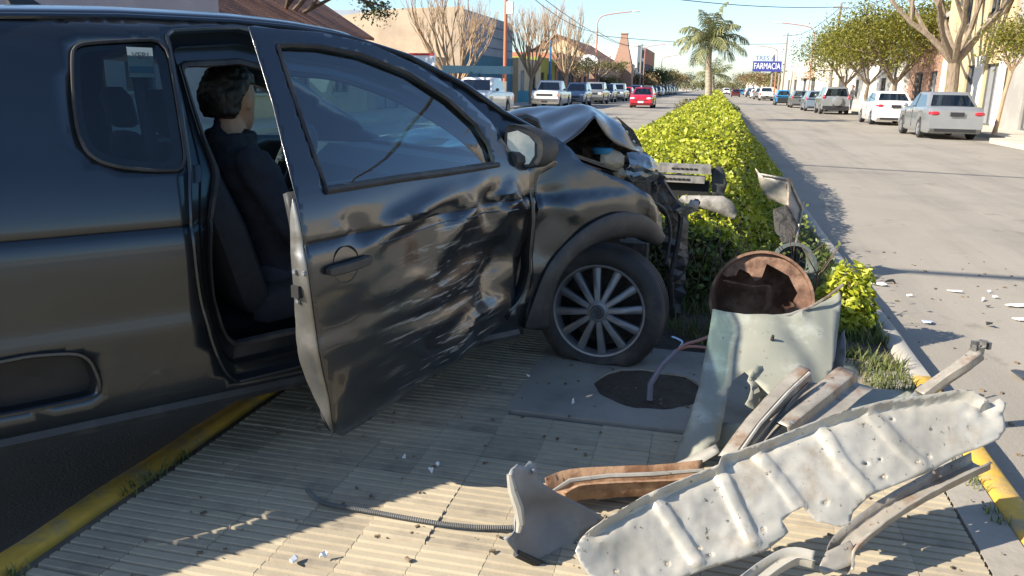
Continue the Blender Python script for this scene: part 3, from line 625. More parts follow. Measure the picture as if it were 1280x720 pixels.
# --- front wing, arch moulding
fend_px = [(640, 172), (668, 168), (695, 172), (713, 186), (727, 203), (745, 212), (785, 227), (812, 245), (825, 268), (829, 292), (823, 303), (806, 282), (770, 276), (735, 292), (708, 322), (690, 358), (678, 395), (672, 404), (657, 404), (660, 345), (667, 300), (672, 262), (668, 215), (650, 203)]
_fc = {}
def Spx(off=0.0, crum=None):
    def f(x, y):
        k = (round(x, 2), round(y, 2))
        if k not in _fc: _fc[k] = solve((x, y), S, -.5+(x-668)/230, 1.0-(y-200)/280)
        u, w = _fc[k]; return S(u, w)+CV_*(off+(crum(x, y) if crum else 0))
    return f
def fcr(x, y):
    d = .012*math.exp(-((seg_dist(x, y, [(672, 262), (700, 258), (720, 268)])[0])/9)**2)-.02*math.exp(-((seg_dist(x, y, [(665, 300), (690, 262), (680, 225)])[0])/14)**2)
    d += .016*math.exp(-((seg_dist(x, y, [(806, 246), (815, 270), (822, 296)])[0])/8)**2)-.012*math.exp(-((seg_dist(x, y, [(798, 244), (806, 276)])[0])/8)**2)
    d += .008*noise.noise(Vector((x/30, y/30, 9)))
    return d
V_, F_ = patch(fend_px, Spx(-.004, fcr), 7.5, [], [[(672, 207), (727, 207), (760, 220)], [(806, 246), (822, 296)]])
mk('front_wing', V_, F_, 'paint', pk, smooth=True, angle=35, thick=.004)
ma_o = bez([(655, 410), (661, 388), (686, 328), (726, 287), (768, 266), (806, 270), (829, 293)], 5); ma_i = bez([(686, 408), (688, 385), (700, 345), (728, 314), (765, 298), (800, 298), (822, 306)], 5)
b = MB(); rgs = []
for a, c in zip(ma_o, ma_i):
    a, c = np.array(a), np.array(c); p0 = Spx(.012)(*a); p1 = Spx(.024)(*(a*.8+c*.2)); p2 = Spx(.022)(*(a*.2+c*.8)); p3 = Spx(.004)(*c); rgs.append([p0-CV_*.015, p0, p1, p2, p3, p3-CV_*.10])
b.loft(rgs, False, False); b.mk('wheel_arch_moulding', 'black_plastic', pk, smooth=True, angle=50, thick=.003)
# --- hood buckled into a tent
hood = [[(-.42, -.16, .985), (-.42, -.5, 1.0), (-.42, -.95, 1.01), (-.42, -1.55, .99)],
        [(-.22, -.17, 1.045), (-.22, -.5, 1.05), (-.2, -.95, 1.06), (-.2, -1.55, 1.04)],
        [(*pv((712, 178), -.2)[:1], -.2, pv((712, 178), -.2)[1]), (.02, -.5, 1.12), (.05, -.95, 1.12), (.05, -1.5, 1.10)],
        [(*pv((743, 146), -.22)[:1], -.22, pv((743, 146), -.22)[1]), (*pv((742, 128), -.42)[:1], -.42, pv((742, 128), -.42)[1]), (.25, -.95, 1.195), (.25, -1.45, 1.17)],
        [(*pv((755, 167), -.22)[:1], -.22, pv((755, 167), -.22)[1]), (*pv((784, 140), -.46)[:1], -.46, pv((784, 140), -.46)[1]), (.55, -.95, 1.13), (.6, -1.4, 1.07)],
        [(*pv((776, 183), -.26)[:1], -.26, pv((776, 183), -.26)[1]), (*pv((801, 160), -.5)[:1], -.5, pv((801, 160), -.5)[1]), (.75, -.95, 1.05), (.8, -1.4, 1.0)],
        [(*pv((799, 192), -.3)[:1], -.3, pv((799, 192), -.3)[1]), (*pv((813, 187), -.5)[:1], -.5, pv((813, 187), -.5)[1]), (.92, -.95, .93), (.96, -1.4, .90)]]  # far corner reaches forward, out of view, to shade the hedge
Vh = [car(*p) for r in hood for p in r]; Fh = [(i*4+j, i*4+j+1, (i+1)*4+j+1, (i+1)*4+j) for i in range(6) for j in range(3)]
mat('paint_lit', (.075, .085, .10), .36, .55, var=.06, scale=3, coat=.8, coat_rough=.08)
ho = mk('hood', Vh, Fh, 'paint', pk, smooth=True, angle=180); md_ = ho.modifiers.new('round', 'SUBSURF'); md_.levels = md_.render_levels = 3
cr_ = ho.data.attributes.new('crease_edge', 'FLOAT', 'EDGE')
for e in ho.data.edges:
    a, c = e.vertices
    if a//4 == 3 and c//4 == 3: cr_.data[e.index].value = .55
    if a % 4 == 0 and c % 4 == 0: cr_.data[e.index].value = .5
tx_ = bpy.data.textures.new('buckle', 'VORONOI'); tx_.noise_scale = .22; dm_ = ho.modifiers.new('buckle', 'DISPLACE'); dm_.texture = tx_; dm_.strength = .035; dm_.mid_level = .4
md_ = ho.modifiers.new('thickness', 'SOLIDIFY'); md_.thickness = .006
MB().loft([[car(-.42, v, 1.0), car(-.25, v, 1.035), car(-.2, v, 1.0), car(-.4, v, .95)] for v in np.linspace(-.16, -1.55, 6)]).mk('cowl', 'black_plastic', pk)
b = MB(); b.tube([pc(p, -.22) for p in ((640, 150), (655, 147), (668, 152), (673, 164), (668, 172))], .022, 8); b.mk('wiper_cover', 'black_plastic', pk, smooth=True)
# engine bay: dark mass, broken lamp, bottle, hoses, slats
rr_ = random.Random(3); b = MB()
for k in range(46):
    u = rr_.uniform(-.35, .62); v = rr_.uniform(-1.5, -.32); w = rr_.uniform(.3, .92-.15*max(0, u)); b.box(car(u, v, w), (rr_.uniform(.08, .22), rr_.uniform(.08, .22), rr_.uniform(.06, .2)), rr_.uniform(0, 3))
b.mk('engine', 'grime', pk)
b = MB(); b.loft([[car(u, v, w) for u, w in ((-.5, .28), (.45, .30), (.42, .80), (-.3, .93), (-.5, .93))] for v in (-.36, -1.6)]); b.mk('engine_bay', 'dark_void', pk)
MB().loft([[car(u, v, w) for v, w in ((-.85, .28), (-1.6, .28), (-1.6, .86), (-.85, .86))] for u in (.4, .86)]).mk('shade_front_block', 'grime', pk)  # unseen block added to throw shade on the hedge's near end
for v_ in (-.75, -1.45): MB().prism([car(u, v_, w) for u, w in ((-.35, .85), (-.35, 1.0), (-.1, 1.06), (.12, 1.12), (.25, 1.17), (.4, 1.13), (.6, .98), (.55, .7))], -CV_*.02).mk('cavity_dark_plate', 'grime', pk)  # dark filler plates added to keep the cavity under the hood black
def crumple(px, v, depth, name, m, seed, amp=.02, step=7, parent=pk):
    def P(x, y):
        return pc((x, y), v)+CV_*(depth*(1-(((x-cx)/rx)**2+((y-cy)/ry)**2))+amp*noise.noise(Vector((x/9, y/9, seed))))+CU_*amp*.6*noise.noise(Vector((x/8, y/8, seed+4)))
    A = np.array(px); cx, cy = A.mean(0); rx, ry = (A.max(0)-A.min(0))/2
    V, Fc = patch(px, P, step); return mk(name, V, Fc, m, parent, smooth=False, thick=.004)
crumple([(786, 192), (800, 190), (812, 196), (820, 210), (825, 223), (812, 227), (790, 226), (781, 219), (783, 205)], -.22, .06, 'headlamp', 'lamp_glass', 2, .03, 5)
crumple([(774, 146), (784, 158), (796, 175), (808, 192), (803, 194), (790, 176), (778, 160)], -.42, .02, 'headlamp_housing', 'grime', 3, .02, 5)
crumple([(786, 192), (800, 190), (814, 200), (822, 224), (800, 232), (786, 224)], -.30, .02, 'lamp_bowl', 'engine_grey', 7, .04, 6)
crumple([(752, 193), (768, 187), (780, 195), (781, 206), (768, 214), (756, 212), (750, 204)], -.30, .05, 'washer_bottle', 'beige_plastic', 4, .012, 6)
crumple([(766, 214), (780, 207), (782, 218), (778, 224), (769, 222)], -.28, .03, 'washer_bottle_neck', 'beige_plastic', 4, .01, 6)
b = MB(); b.lathe([(.0, .012), (.05, .01), (.06, .0), (.05, -.02)], pc((753, 187), -.33), (0, 0, 1), 16); 
mat('cap_blue', (.05, .22, .36), .4); b.mk('bottle_cap', 'cap_blue', pk, smooth=True)
for a, c in (((706, 190), (752, 205)), ((712, 200), (748, 212)), ((718, 196), (770, 214)), ((715, 207), (770, 222))):
    q = MB(); p0, p1 = pc(a, -.18), pc(c, -.24); q.loft([[p0+CV_*x+np.array((0, 0, z)) for x, z in ((-.03, -.006), (.02, -.004), (.02, .004), (-.03, .008))], [p1+CV_*x+np.array((0, 0, z)) for x, z in ((-.03, -.006), (.02, -.004), (.02, .004), (-.03, .008))]]); q.mk('radiator_slat', 'black_plastic', pk)
hs = [[(800, 232), (812, 250), (830, 262), (838, 290), (832, 330)], [(815, 228), (830, 246), (850, 262), (848, 300), (838, 350), (842, 400)], [(826, 226), (842, 250), (858, 262), (872, 252)], [(828, 300), (840, 340), (838, 390), (846, 430)], [(820, 240), (846, 275), (855, 320), (850, 372)]]
for k, l in enumerate(hs): MB().tube(bez([pc(p, -.3-.05*k) for p in l], 6), .010+.006*(k % 3), 6).mk('hose', ('black_plastic', 'grime', 'black_plastic')[k % 3], pk, smooth=True)
crumple([(828, 292), (845, 262), (862, 270), (858, 330), (846, 380), (836, 440), (826, 400), (832, 340)], -.42, .03, 'torn_liner', 'black_plastic', 12, .05, 9)
crumple([(800, 236), (826, 230), (850, 262), (842, 292), (826, 270), (812, 248)], -.34, .02, 'torn_bracket', 'grime', 15, .04, 7)
crumple([(845, 262), (862, 250), (874, 252), (868, 262), (852, 272)], -.30, .02, 'bent_bracket', 'engine_grey', 16, .02, 5)
crumple([(690, 182), (722, 176), (748, 152), (776, 172), (804, 190), (828, 226), (834, 262), (800, 250), (760, 235), (712, 212)], -.62, .04, 'cavity_dark_front', 'grime', 21, .05, 7)  # added dark sheet that gives the hood cavity its shade
crumple([(705, 172), (730, 150), (748, 146), (772, 156), (795, 182), (760, 196), (715, 190)], -.92, .02, 'cavity_dark_back', 'grime', 25, .03, 8)  # another added dark sheet, closing the last bright gap under the hood
for k, (a, c) in enumerate((((744, 182), (800, 205)), ((742, 195), (806, 216)), ((748, 172), (790, 192)))): MB().tube(bez([pc(a, -.45), pc(((a[0]+c[0])/2, (a[1]+c[1])/2+6), -.40), pc(c, -.36)], 6), .012, 6).mk('hose', 'black_plastic', pk, smooth=True)
# --- wheels
def wheel(ctr, ax, r_rim, r_t, wd, flat=None, parent=pk, detail=True):
    ax = np.asarray(ax, float); ax /= np.linalg.norm(ax)
    b = MB(); b.lathe([(r_rim*.97, -.02), (r_rim*.93, -.05), (r_rim*.90, -wd*.9), (.0, -wd*.85)], ctr, ax, 40); wh = b.mk('wheel', 'grime', parent, smooth=True)
    b = MB(); prof = [(r_rim*.98, -.006), (r_rim*1.03, .006), (r_rim*.6+r_t*.4, .016), (r_t*.95, .004), (r_t*.985, -.012)]
    for k in range(4): z = -.022-k*(wd-.05)/4; prof += [(r_t, z), (r_t, z-(wd-.05)/4+.010), (r_t-.009, z-(wd-.05)/4+.008), (r_t-.009, z-(wd-.05)/4+.001)]
    prof += [(r_t*.985, -wd+.02), (r_t*.9, -wd-.005), (r_rim, -wd+.01)]
    b.lathe(prof, ctr, ax, 56)
    if flat is not None: b.v = [(x, y, z if z > flat else flat+(z-flat)*.02) for x, y, z in b.v]
    b.mk('tyre', 'rubber', wh, smooth=True, angle=40)
    b = MB(); b.lathe([(r_rim*.90, -.045), (r_rim*.93, -.012), (r_rim*.96, .002), (r_rim, .004), (r_rim*1.02, -.004)], ctr, ax, 56); b.mk('rim', 'alloy', wh, smooth=True)
    a_ = np.cross(ax, (0, 0, 1.0)); a_ /= np.linalg.norm(a_); c_ = np.cross(ax, a_)
    for k in range(12):
        th = 2*math.pi*k/12+.12; e = a_*math.cos(th)+c_*math.sin(th); t = np.cross(ax, e); b = MB(); rg2 = []
        for rr, hw, z in ((.045, .015, .012), (.10, .016, .010), (r_rim*.72, .018, -.004), (r_rim*.94, .021, -.014)): rg2.append([ctr+e*rr+t*s*hw+ax*(z+dz) for s, dz in ((-1, -.03), (-1, -.003), (-.6, .003), (.6, .003), (1, -.003), (1, -.03))])
        b.loft(rg2); b.mk('spoke', 'alloy', wh, smooth=True, angle=40)
    b = MB(); b.lathe([(.062, -.03), (.062, .006), (.05, .016), (.035, .019), (.034, .016), (0, .017)], ctr, ax, 28); b.mk('hub', 'alloy', wh, smooth=True)
    b = MB(); b.lathe([(.033, .019), (.030, .0215), (0, .022)], ctr, ax, 24); b.mk('hub_cap', 'black_plastic', wh, smooth=True)
    b = MB(); b.tube([ctr+ax*.0225+.0275*(a_*math.cos(t)+c_*math.sin(t)) for t in np.linspace(0, 2*math.pi, 25)], .0018, 5)
    for line in ([(-.014, .022), (0, .002), (.014, .022)], [(-.022, .014), (-.011, -.018), (0, -.002), (.011, -.018), (.022, .014)]):
        b.tube([ctr+ax*.0225-a_*x+np.array((0, 0, 1))*z for x, z in line], .0022, 4)
    b.mk('emblem', 'alloy', wh)
    for k in range(5):
        th = 2*math.pi*k/5+.3; MB().lathe([(0, .008), (.008, .006), (.009, -.01)], ctr+.05*(a_*math.cos(th)+c_*math.sin(th)), ax, 8).mk('wheel_bolt', 'grime', wh, smooth=True)
    return wh
wc = G(748, 389, MZ+.262)
wheel(wc, (-.10, -.995, .05), .228, .318, .19, MZ+.004)
wheel(car(RW, .03, .285-MZ-.0), CV_, .22, .315, .19, .004)
wheel(car(wf, -1.74, .29), -CV_, .22, .315, .19, MZ+.004)
wheel(car(RW, -1.74, .285-MZ), -CV_, .22, .315, .19, .004)
MB().tube([wc+np.array((.1, .99, 0))*.1, car(-.05, -.9, .35), car(-.05, -1.6, .32)], .03, 8).mk('axle', 'grime', pk, smooth=True)
# ================================================================== wreckage
mat('white_panel', (.42, .40, .345), .5, .25, var=.42, scale=3.2, bump=.2, bscale=16, dist=.006, spot=(.27, .21, .14), spot_scale=3.6, spot_amt=.57, fleck=(.07, .058, .045), fleck_scale=42, fleck_amt=.655)
mat('grey_panel', (.21, .22, .225), .5, .15, var=.18, scale=6, bump=.3, bscale=12, dist=.01, spot=(.3, .29, .27), spot_scale=6, spot_amt=.62, fleck=(.09, .08, .07), fleck_scale=40, fleck_amt=.72)
mat('green_panel', (.235, .24, .195), .7, .05, var=.1, scale=5, bump=.2, bscale=10, dist=.01, spot=(.36, .37, .32), spot_scale=5, spot_amt=.60, fleck=(.10, .08, .05), fleck_scale=30, fleck_amt=.67)
mat('rail_metal', (.31, .285, .24), .5, .3, var=.35, scale=8, bump=.3, bscale=18, dist=.008, spot=(.20, .12, .07), spot_scale=7, spot_amt=.58, fleck=(.06, .05, .04), fleck_scale=35, fleck_amt=.66)
mat('rusty_channel', (.35, .22, .13), .7, .2, var=.3, scale=10, bump=.4, bscale=30, spot=(.16, .08, .04), spot_scale=8, spot_amt=.52)
mat('rust', (.115, .06, .038), .85, .1, var=.35, scale=14, bump=.6, bscale=45, dist=.008, spot=(.22, .135, .09), spot_scale=7, spot_amt=.54)
mat('pot', (.10, .115, .105), .6, var=.25, scale=12, bump=.3)
mat('hose_grey', (.11, .11, .105), .6, var=.15, scale=30); mat('pipe_lilac', (.16, .155, .20), .5, var=.15); mat('hose_pink', (.33, .16, .13), .55, var=.15); mat('wire_blue', (.35, .55, .75), .5)
mat('shard_white', (.75, .75, .74), .4, var=.05); mat('shard_dark', (.05, .055, .06), .35, var=.2); mat('shard_blue', (.45, .55, .8), .35, var=.05)
mat('beam_plastic', (.20, .19, .175), .6, var=.2, scale=16, bump=.3, bscale=30, spot=(.10, .097, .09), spot_scale=12, spot_amt=.55)
def plane3(a, b, c):
    A, B, C = [G(*q) for q in (a, b, c)]; n = np.cross(B-A, C-A); n = n/np.linalg.norm(n)
    if n[2] < 0: n = -n
    return (lambda x, y: on_plane(x, y, A, n)), n
def edge_d(x, y, poly): return seg_dist(x, y, poly+[poly[0]])[0]
def panel(name, label, cat, px, p3, m, disp=lambda x, y: 0.0, step=9, holes=(), lines=(), thick=.004, group=None, parent=None, smooth=True, angle=28, crisp=False):
    P, n = plane3(*p3); V, Fc = patch(px, lambda x, y: P(x, y)+n*disp(x, y), step, holes, lines, crisp=crisp)
    o = mk(name, V, Fc, m, parent, smooth=smooth, angle=angle, thick=thick, base=parent is None)
    if cat: tag(o, label, cat, group)
    return o, P, n
def gs(x, y, ln, w): return math.exp(-(seg_dist(x, y, ln)[0]/w)**2)
# --- large pale stamped panel lying on the pile
wp = [(716, 690), (722, 676), (735, 662), (760, 646), (800, 622), (845, 602), (893, 583), (900, 570), (915, 566), (960, 550), (1010, 530), (1060, 513), (1100, 503), (1150, 497), (1190, 491), (1205, 493), (1222, 505), (1232, 506), (1240, 501), (1247, 508), (1245, 520), (1248, 540), (1240, 552), (1215, 563), (1190, 572), (1160, 590), (1130, 602), (1085, 620), (1066, 640), (1062, 655), (1050, 659), (1035, 655), (1020, 652), (1003, 634), (990, 640), (976, 652), (985, 665), (978, 672), (955, 690), (930, 697), (880, 712), (850, 724), (830, 742), (760, 742), (735, 722), (722, 705)]
ribs = [([(897, 588), (916, 625), (938, 674)], .011), ([(816, 620), (842, 660), (868, 700)], .011), ([(946, 566), (972, 598), (998, 632)], .008), ([(1028, 540), (1052, 580), (1082, 614)], .009), ([(1088, 520), (1118, 555), (1148, 584)], .008)]
top_rim = wp[2:17]
def wdisp(x, y):
    d = 0
    for ln, a in ribs: q = seg_dist(x, y, ln)[0]; d += a*(1/(1+math.exp((q-8)/1.2)))
    q = seg_dist(x, y, top_rim)[0]; d += .020*math.exp(-(q/4.5)**2)-.008*math.exp(-((q-12)/5)**2)+.003*noise.noise(Vector((x/11, y/11, 6)))-.012*max(0, noise.noise(Vector((x/55+3, y/55, 9)))-.25)
    d -= .010*math.exp(-(((x-780)/40)**2+((y-700)/22)**2))
    d += .02*math.exp(-(((x-1225)/26)**2+((y-520)/22)**2))*noise.noise(Vector((x/14, y/14, 2)))+.03*((x-980)/260)**2
    d += .006*noise.noise(Vector((x/45, y/45, 4)))+.008*math.exp(-(seg_dist(x, y, [(850, 712), (930, 690), (975, 662)])[0]/9)**2)
    return d
def para(ln, o):
    (ax, ay), (bx_, by_) = ln[0], ln[-1]; d = math.hypot(bx_-ax, by_-ay); nx, ny = -(by_-ay)/d, (bx_-ax)/d
    return [(x+nx*o, y+ny*o) for x, y in ln]
rib_lines = [para(l, o) for l, a in ribs for o in (-11.5, -9, -7, -4.5, 0, 4.5, 7, 9, 11.5)]
hl = []
for hx, hy, hr in ((873, 686, 3.5), (834, 705, 3.5), (887, 694, 3), (953, 662, 3.2), (1080, 629, 4), (1103, 597, 4), (1032, 628, 3.2), (1081, 580, 3.2), (1142, 579, 3), (1157, 572, 3.2), (1113, 525, 2.6), (1098, 575, 2.6), (768, 715, 3)): hr *= .75; hl.append([(hx+hr*math.cos(a), hy+hr*.8*math.sin(a)) for a in np.linspace(0, 2*math.pi, 8, endpoint=False)])
panel('body_panel', 'large pale stamped metal panel with ribs and drill holes lying across the wreckage', 'car panel', wp, ((720, 690, .26), (1240, 520, .50), (850, 724, .19)), 'white_panel', wdisp, 5, hl, rib_lines, .002, angle=30, crisp=True)
# --- curved grey wing at its left end
gp = [(627, 596), (631, 584), (641, 578), (655, 583), (661, 576), (668, 578), (671, 592), (676, 602), (700, 617), (735, 634), (757, 648), (738, 664), (724, 680), (716, 692), (720, 716), (700, 718), (640, 690), (624, 670), (640, 662), (645, 640), (640, 615)]
o, P, n = panel('torn_wing', 'curved grey torn metal panel with a bright rolled edge and bolt tab', 'car panel', gp, ((630, 674, .22), (640, 580, .42), (745, 655, .165)), 'grey_panel', lambda x, y: -.05*math.exp(-(((x-690)/45)**2+((y-650)/35)**2))+.03*math.exp(-((x-632)/14)**2)+.006*noise.noise(Vector((x/25, y/25, 7))), 7)
MB().tube([P(*q)+n*.03 for q in ((629, 590), (633, 610), (640, 630), (643, 650), (640, 662))], [.008, .014, .015, .013, .007], 8).mk('rolled_edge', 'white_panel', o, smooth=True)  # rolled edge in white, its sunlit look put into the colour
MB().tube([P(*q)+n*.012 for q in ((642, 690), (670, 703), (705, 720), (725, 734))], .012, 6).mk('edge_trim', 'black_plastic', o, smooth=True)
MB().lathe([(0, .02), (.007, .018), (.008, .006), (.014, .004), (.014, 0)], P(664, 588), n, 12).mk('bolt', 'alloy', o, smooth=True)
# --- channels and rails
def rail(name, label, cat, path, wdt, hgt, m, up=(0, 0, 1), side=None, sect='C', group=None, thick=.003):
    """pressed channel along px points (x, y, z)"""
    Pp = bez([G(*q) for q in path], 5); b = MB(); rgs = []
    for i, p in enumerate(Pp):
        t = Pp[min(i+1, len(Pp)-1)]-Pp[max(i-1, 0)]; t /= np.linalg.norm(t); a = np.cross(t, up); a /= np.linalg.norm(a); c = np.cross(a, t)
        j = 1+.06*noise.noise(Vector((i*.7, wdt*50, 3)))
        if sect == 'C': pr = ((-.5, 0), (-.5, .3), (-.46, .9), (-.38, 1), (.38, 1), (.46, .9), (.5, .3), (.5, 0))
        elif sect == 'Z': pr = ((-.6, .9), (-.5, 1), (-.05, .95), (.0, .85), (.02, .1), (.08, 0), (.5, .02), (.55, .15))
        else: pr = ((-.5, 1), (-.48, .2), (-.40, 0), (.40, 0), (.48, .2), (.5, 1), (.62, 1.02))
        rgs.append([p+a*x*wdt*j+c*(z-.5)*hgt for x, z in pr])
    b.loft(rgs, False, False); o = b.mk(name, m, None, smooth=True, angle=40, thick=thick, base=True); return tag(o, label, cat, group)
rc = rail('frame_channel', 'long rusty hollow channel with a pale lip lying on the tiles', 'metal channel', [(694, 616, .19), (720, 606, .20), (780, 602, .20), (830, 600, .20), (885, 594, .21)], .10, .06, 'rusty_channel', sect='U')
MB().tube([G(*q) for q in ((691, 614, .21), (712, 601, .225), (760, 595, .225), (815, 593, .225), (878, 588, .23))], [.005, .008, .008, .008, .006], 6).mk('lip', 'white_panel', rc, smooth=True)
MB().tube([G(*q) for q in ((745, 622, .165), (790, 616, .168), (840, 611, .17), (880, 602, .19))], .008, 6).mk('inner_flange', 'rail_metal', rc, smooth=True)
rail('door_pillar', 'pale pressed metal beam leaning on the green panel, grooved along its side', 'metal beam', [(916, 582, .22), (950, 535, .30), (985, 496, .37), (1014, 469, .42)], .085, .06, 'rail_metal', sect='Z')
bb = rail('angle_bracket', 'brown-grey folded angle bracket with a bolt beside the pale panel', 'bracket', [(985, 540, .30), (1020, 512, .345), (1071, 471, .40)], .125, .05, 'rail_metal', sect='Z')
MB().lathe([(0, .02), (.008, .018), (.009, 0)], G(990, 531, .345), (0, -.5, .8), 10).mk('bolt', 'alloy', bb, smooth=True)
bg_ = bpy.data.objects['door_pillar']
MB().tube([G(*q) for q in ((930, 574, .235), (962, 533, .31), (992, 500, .375), (1012, 480, .41))], .010, 5).mk('groove_seal', 'black_plastic', bg_, smooth=True)
MB().tube([G(*q) for q in ((918, 576, .25), (950, 530, .335), (985, 491, .40), (1012, 466, .445))], .006, 5).mk('folded_edge', 'white_panel', bg_, smooth=True)
pl = rail('roof_pillar', 'silvery broken pillar with a crushed end jutting over the kerb', 'metal pillar', [(1150, 494, .20), (1175, 476, .26), (1200, 459, .32), (1222, 442, .37)], .055, .04, 'rail_metal', sect='C')
b = MB(); e0 = G(1226, 438, .38)
for k in range(9): b.box(e0+np.array([random.uniform(-.03, .03), random.uniform(-.02, .02), random.uniform(-.02, .035)]), (.03, .018, .03), random.uniform(0, 3))
b.mk('crushed_end', 'bare_metal', pl)
panel('torn_bracket', None, None, [(1134, 500), (1150, 480), (1156, 484), (1168, 482), (1160, 496), (1142, 506)], ((1136, 503, .17), (1152, 482, .22), (1165, 484, .21)), 'grey_panel', parent=pl)
fr = rail('bumper_rail', 'long curved pale channel under the stamped panel with a torn bracket end', 'metal rail', [(1048, 712, .20), (1052, 688, .23), (1078, 662, .27), (1120, 632, .31), (1170, 604, .35), (1226, 577, .39)], .062, .032, 'rail_metal', sect='U', thick=.002)
panel('bracket_end', None, None, [(1022, 712), (1032, 690), (1062, 676), (1070, 690), (1066, 706), (1030, 719)], ((1030, 716, .20), (1062, 678, .25), (1068, 700, .22)), 'rail_metal', parent=fr)
rail('trim_rail', 'short white slotted rail end poking from under the stamped panel', 'metal rail', [(930, 735, .20), (960, 712, .22), (990, 696, .24), (1018, 700, .24)], .045, .028, 'white_panel', sect='U', thick=.002)
# --- pale green wing standing on its arch
gw = [(890, 391), (906, 395), (930, 398), (965, 398), (988, 392), (1012, 383), (1032, 371), (1053, 355), (1055, 368), (1051, 400), (1047, 436), (1040, 466), (1030, 486), (1018, 500), (1004, 512), (985, 516), (965, 500), (945, 480), (930, 468), (916, 478), (908, 500), (902, 530), (897, 556), (882, 574), (860, 580), (838, 586), (846, 566), (862, 528), (872, 492), (880, 450), (886, 418)]
def gdisp(x, y):
    d = .02*math.exp(-((y-395)/9)**2)*(x < 1010)-.05*math.exp(-((x-1052)/30)**2)+.03*math.exp(-(((x-955)/45)**2+((y-440)/35)**2))
    d += .05*math.exp(-((x-880)/26)**2)*sm(y, 430, 540)+.01*noise.noise(Vector((x/40, y/40, 11)))-.025*math.exp(-(seg_dist(x, y, [(985, 400), (1015, 440), (1030, 480)])[0]/16)**2)
    return d
gwo, P, n = panel('torn_wing', 'pale green torn car wing standing upright beside the rusty drum', 'car panel', gw, ((850, 570, .16), (890, 395, .52), (1050, 362, .62)), 'green_panel', gdisp, 8)
panel('torn_tab', None, None, [(935, 470), (944, 457), (958, 458), (957, 480), (952, 502), (942, 514), (932, 505), (938, 488)], ((935, 510, .27), (944, 458, .40), (957, 470, .36)), 'green_panel', lambda x, y: .015*noise.noise(Vector((x/8, y/8, 3))), 6, parent=gwo)
MB().tube([P(*q)+n*.004 for q in ((892, 393), (930, 399), (966, 399), (990, 394), (1014, 384), (1034, 372), (1053, 357))], .006, 6).mk('flange', 'rail_metal', gwo, smooth=True)
MB().lathe([(0, .03), (.006, .03), (.008, 0)], P(963, 432)+n*.03, n, 8).mk('stud', 'grime', gwo)
panel('wing_scrap', 'flat pale green scrap wedged under the upright wing', 'metal scrap', [(893, 540), (905, 528), (938, 530), (960, 540), (950, 556), (900, 560)], ((895, 556, .15), (905, 530, .22), (955, 545, .20)), 'green_panel', lambda x, y: .012*noise.noise(Vector((x/12, y/12, 3))), 7)
panel('lower_panel', 'pale folded sheet edge lying between the channel and the green wing', 'metal sheet', [(826, 588), (860, 573), (895, 556), (900, 566), (880, 578), (850, 590), (832, 594)], ((828, 590, .16), (895, 558, .24), (880, 580, .20)), 'white_panel', step=7)
panel('side_panel', 'dark grey battered sheet behind the upright green wing by the grass', 'metal sheet', [(1030, 488), (1046, 430), (1056, 412), (1058, 440), (1052, 472), (1040, 494)], ((1034, 490, .20), (1050, 430, .40), (1057, 440, .38)), 'grey_panel', lambda x, y: .01*noise.noise(Vector((x/8, y/8, 3))), 7)
panel('pavement_scrap', 'flat pale green metal sheet lying on the tiles behind the stamped panel', 'metal sheet', [(1000, 520), (1040, 498), (1085, 486), (1140, 490), (1150, 500), (1080, 510), (1020, 530)], ((1010, 522, .20), (1060, 492, .19), (1145, 494, .18)), 'green_panel', step=9)
# --- rusty drum with a broken end plate, and the dark pipe behind it
dc = G(951, 376, .40); dax = np.array((-.12, -.93, .34)); dax /= np.linalg.norm(dax); rd = float(np.linalg.norm(G(951, 376, .40)-C0))*59/1000
dr = thing('rusty_drum', 'rust brown open drum tipped on its side with a broken end plate', 'drum', (dc[0], dc[1], MZ))
b = MB(); b.lathe([(rd*.98, -.30), (rd*.985, -.16), (rd*1.01, -.15), (rd*.985, -.14), (rd, -.01), (rd*1.03, .0), (rd*1.02, .012), (rd*.97, .01), (rd*.955, -.02), (rd*.95, -.30)], dc, dax, 48); b.mk('shell', 'rust', dr, smooth=True, angle=50)
MB().lathe([(rd*.97, -.28), (.0, -.28)], dc, dax, 32).mk('bottom', 'rust', dr)
da = np.cross(dax, (0, 0, 1.0)); da /= np.linalg.norm(da); db = np.cross(da, dax)
if da@RT < 0: da = -da
if db[2] < 0: db = -db
circ = [(rd*.955*math.cos(a), rd*.955*math.sin(a)) for a in np.linspace(R(-60), R(150), 26)]
inn = [(rd*q*math.cos(R(a)), rd*q*math.sin(R(a))) for a, q in ((150, .86), (140, .72), (128, .80), (118, .62), (112, .42), (96, .46), (88, .78), (70, .72), (50, .74), (34, .70), (20, .72), (8, .62), (-6, .66), (-14, .48), (-28, .60), (-45, .72), (-60, .86))]
V_, F_ = patch(circ+inn, lambda x, y: dc+da*x+db*y-dax*(.02+.02*noise.noise(Vector((x*9, y*9, 2)))), .035); mk('end_plate', V_, F_, 'rust', dr, thick=.003)
MB().tube([dc-da*rd*.8+db*rd*.35-dax*.03, dc-da*rd*.2+db*rd*.28-dax*.02, dc+da*rd*.05+db*rd*.33-dax*.03], .006, 6).mk('inner_wire', 'rust', dr)
MB().tube([dc+da*rd*.1+db*rd*.35-dax*.05, dc+da*rd*.14-dax*.10, dc-da*rd*.05-db*rd*.5-dax*.12], [.015, .02, .014], 6).mk('bent_rod', 'rust', dr, smooth=True)
tc_ = G(992, 332, .30); tax = np.array((.25, -.9, .30)); tax /= np.linalg.norm(tax); rt_ = float(np.linalg.norm(tc_-C0))*27/1000
pt_ = thing('plastic_pot', 'dark grey-green round pot lying on its side behind the drum', 'pot', (tc_[0], tc_[1], MZ))
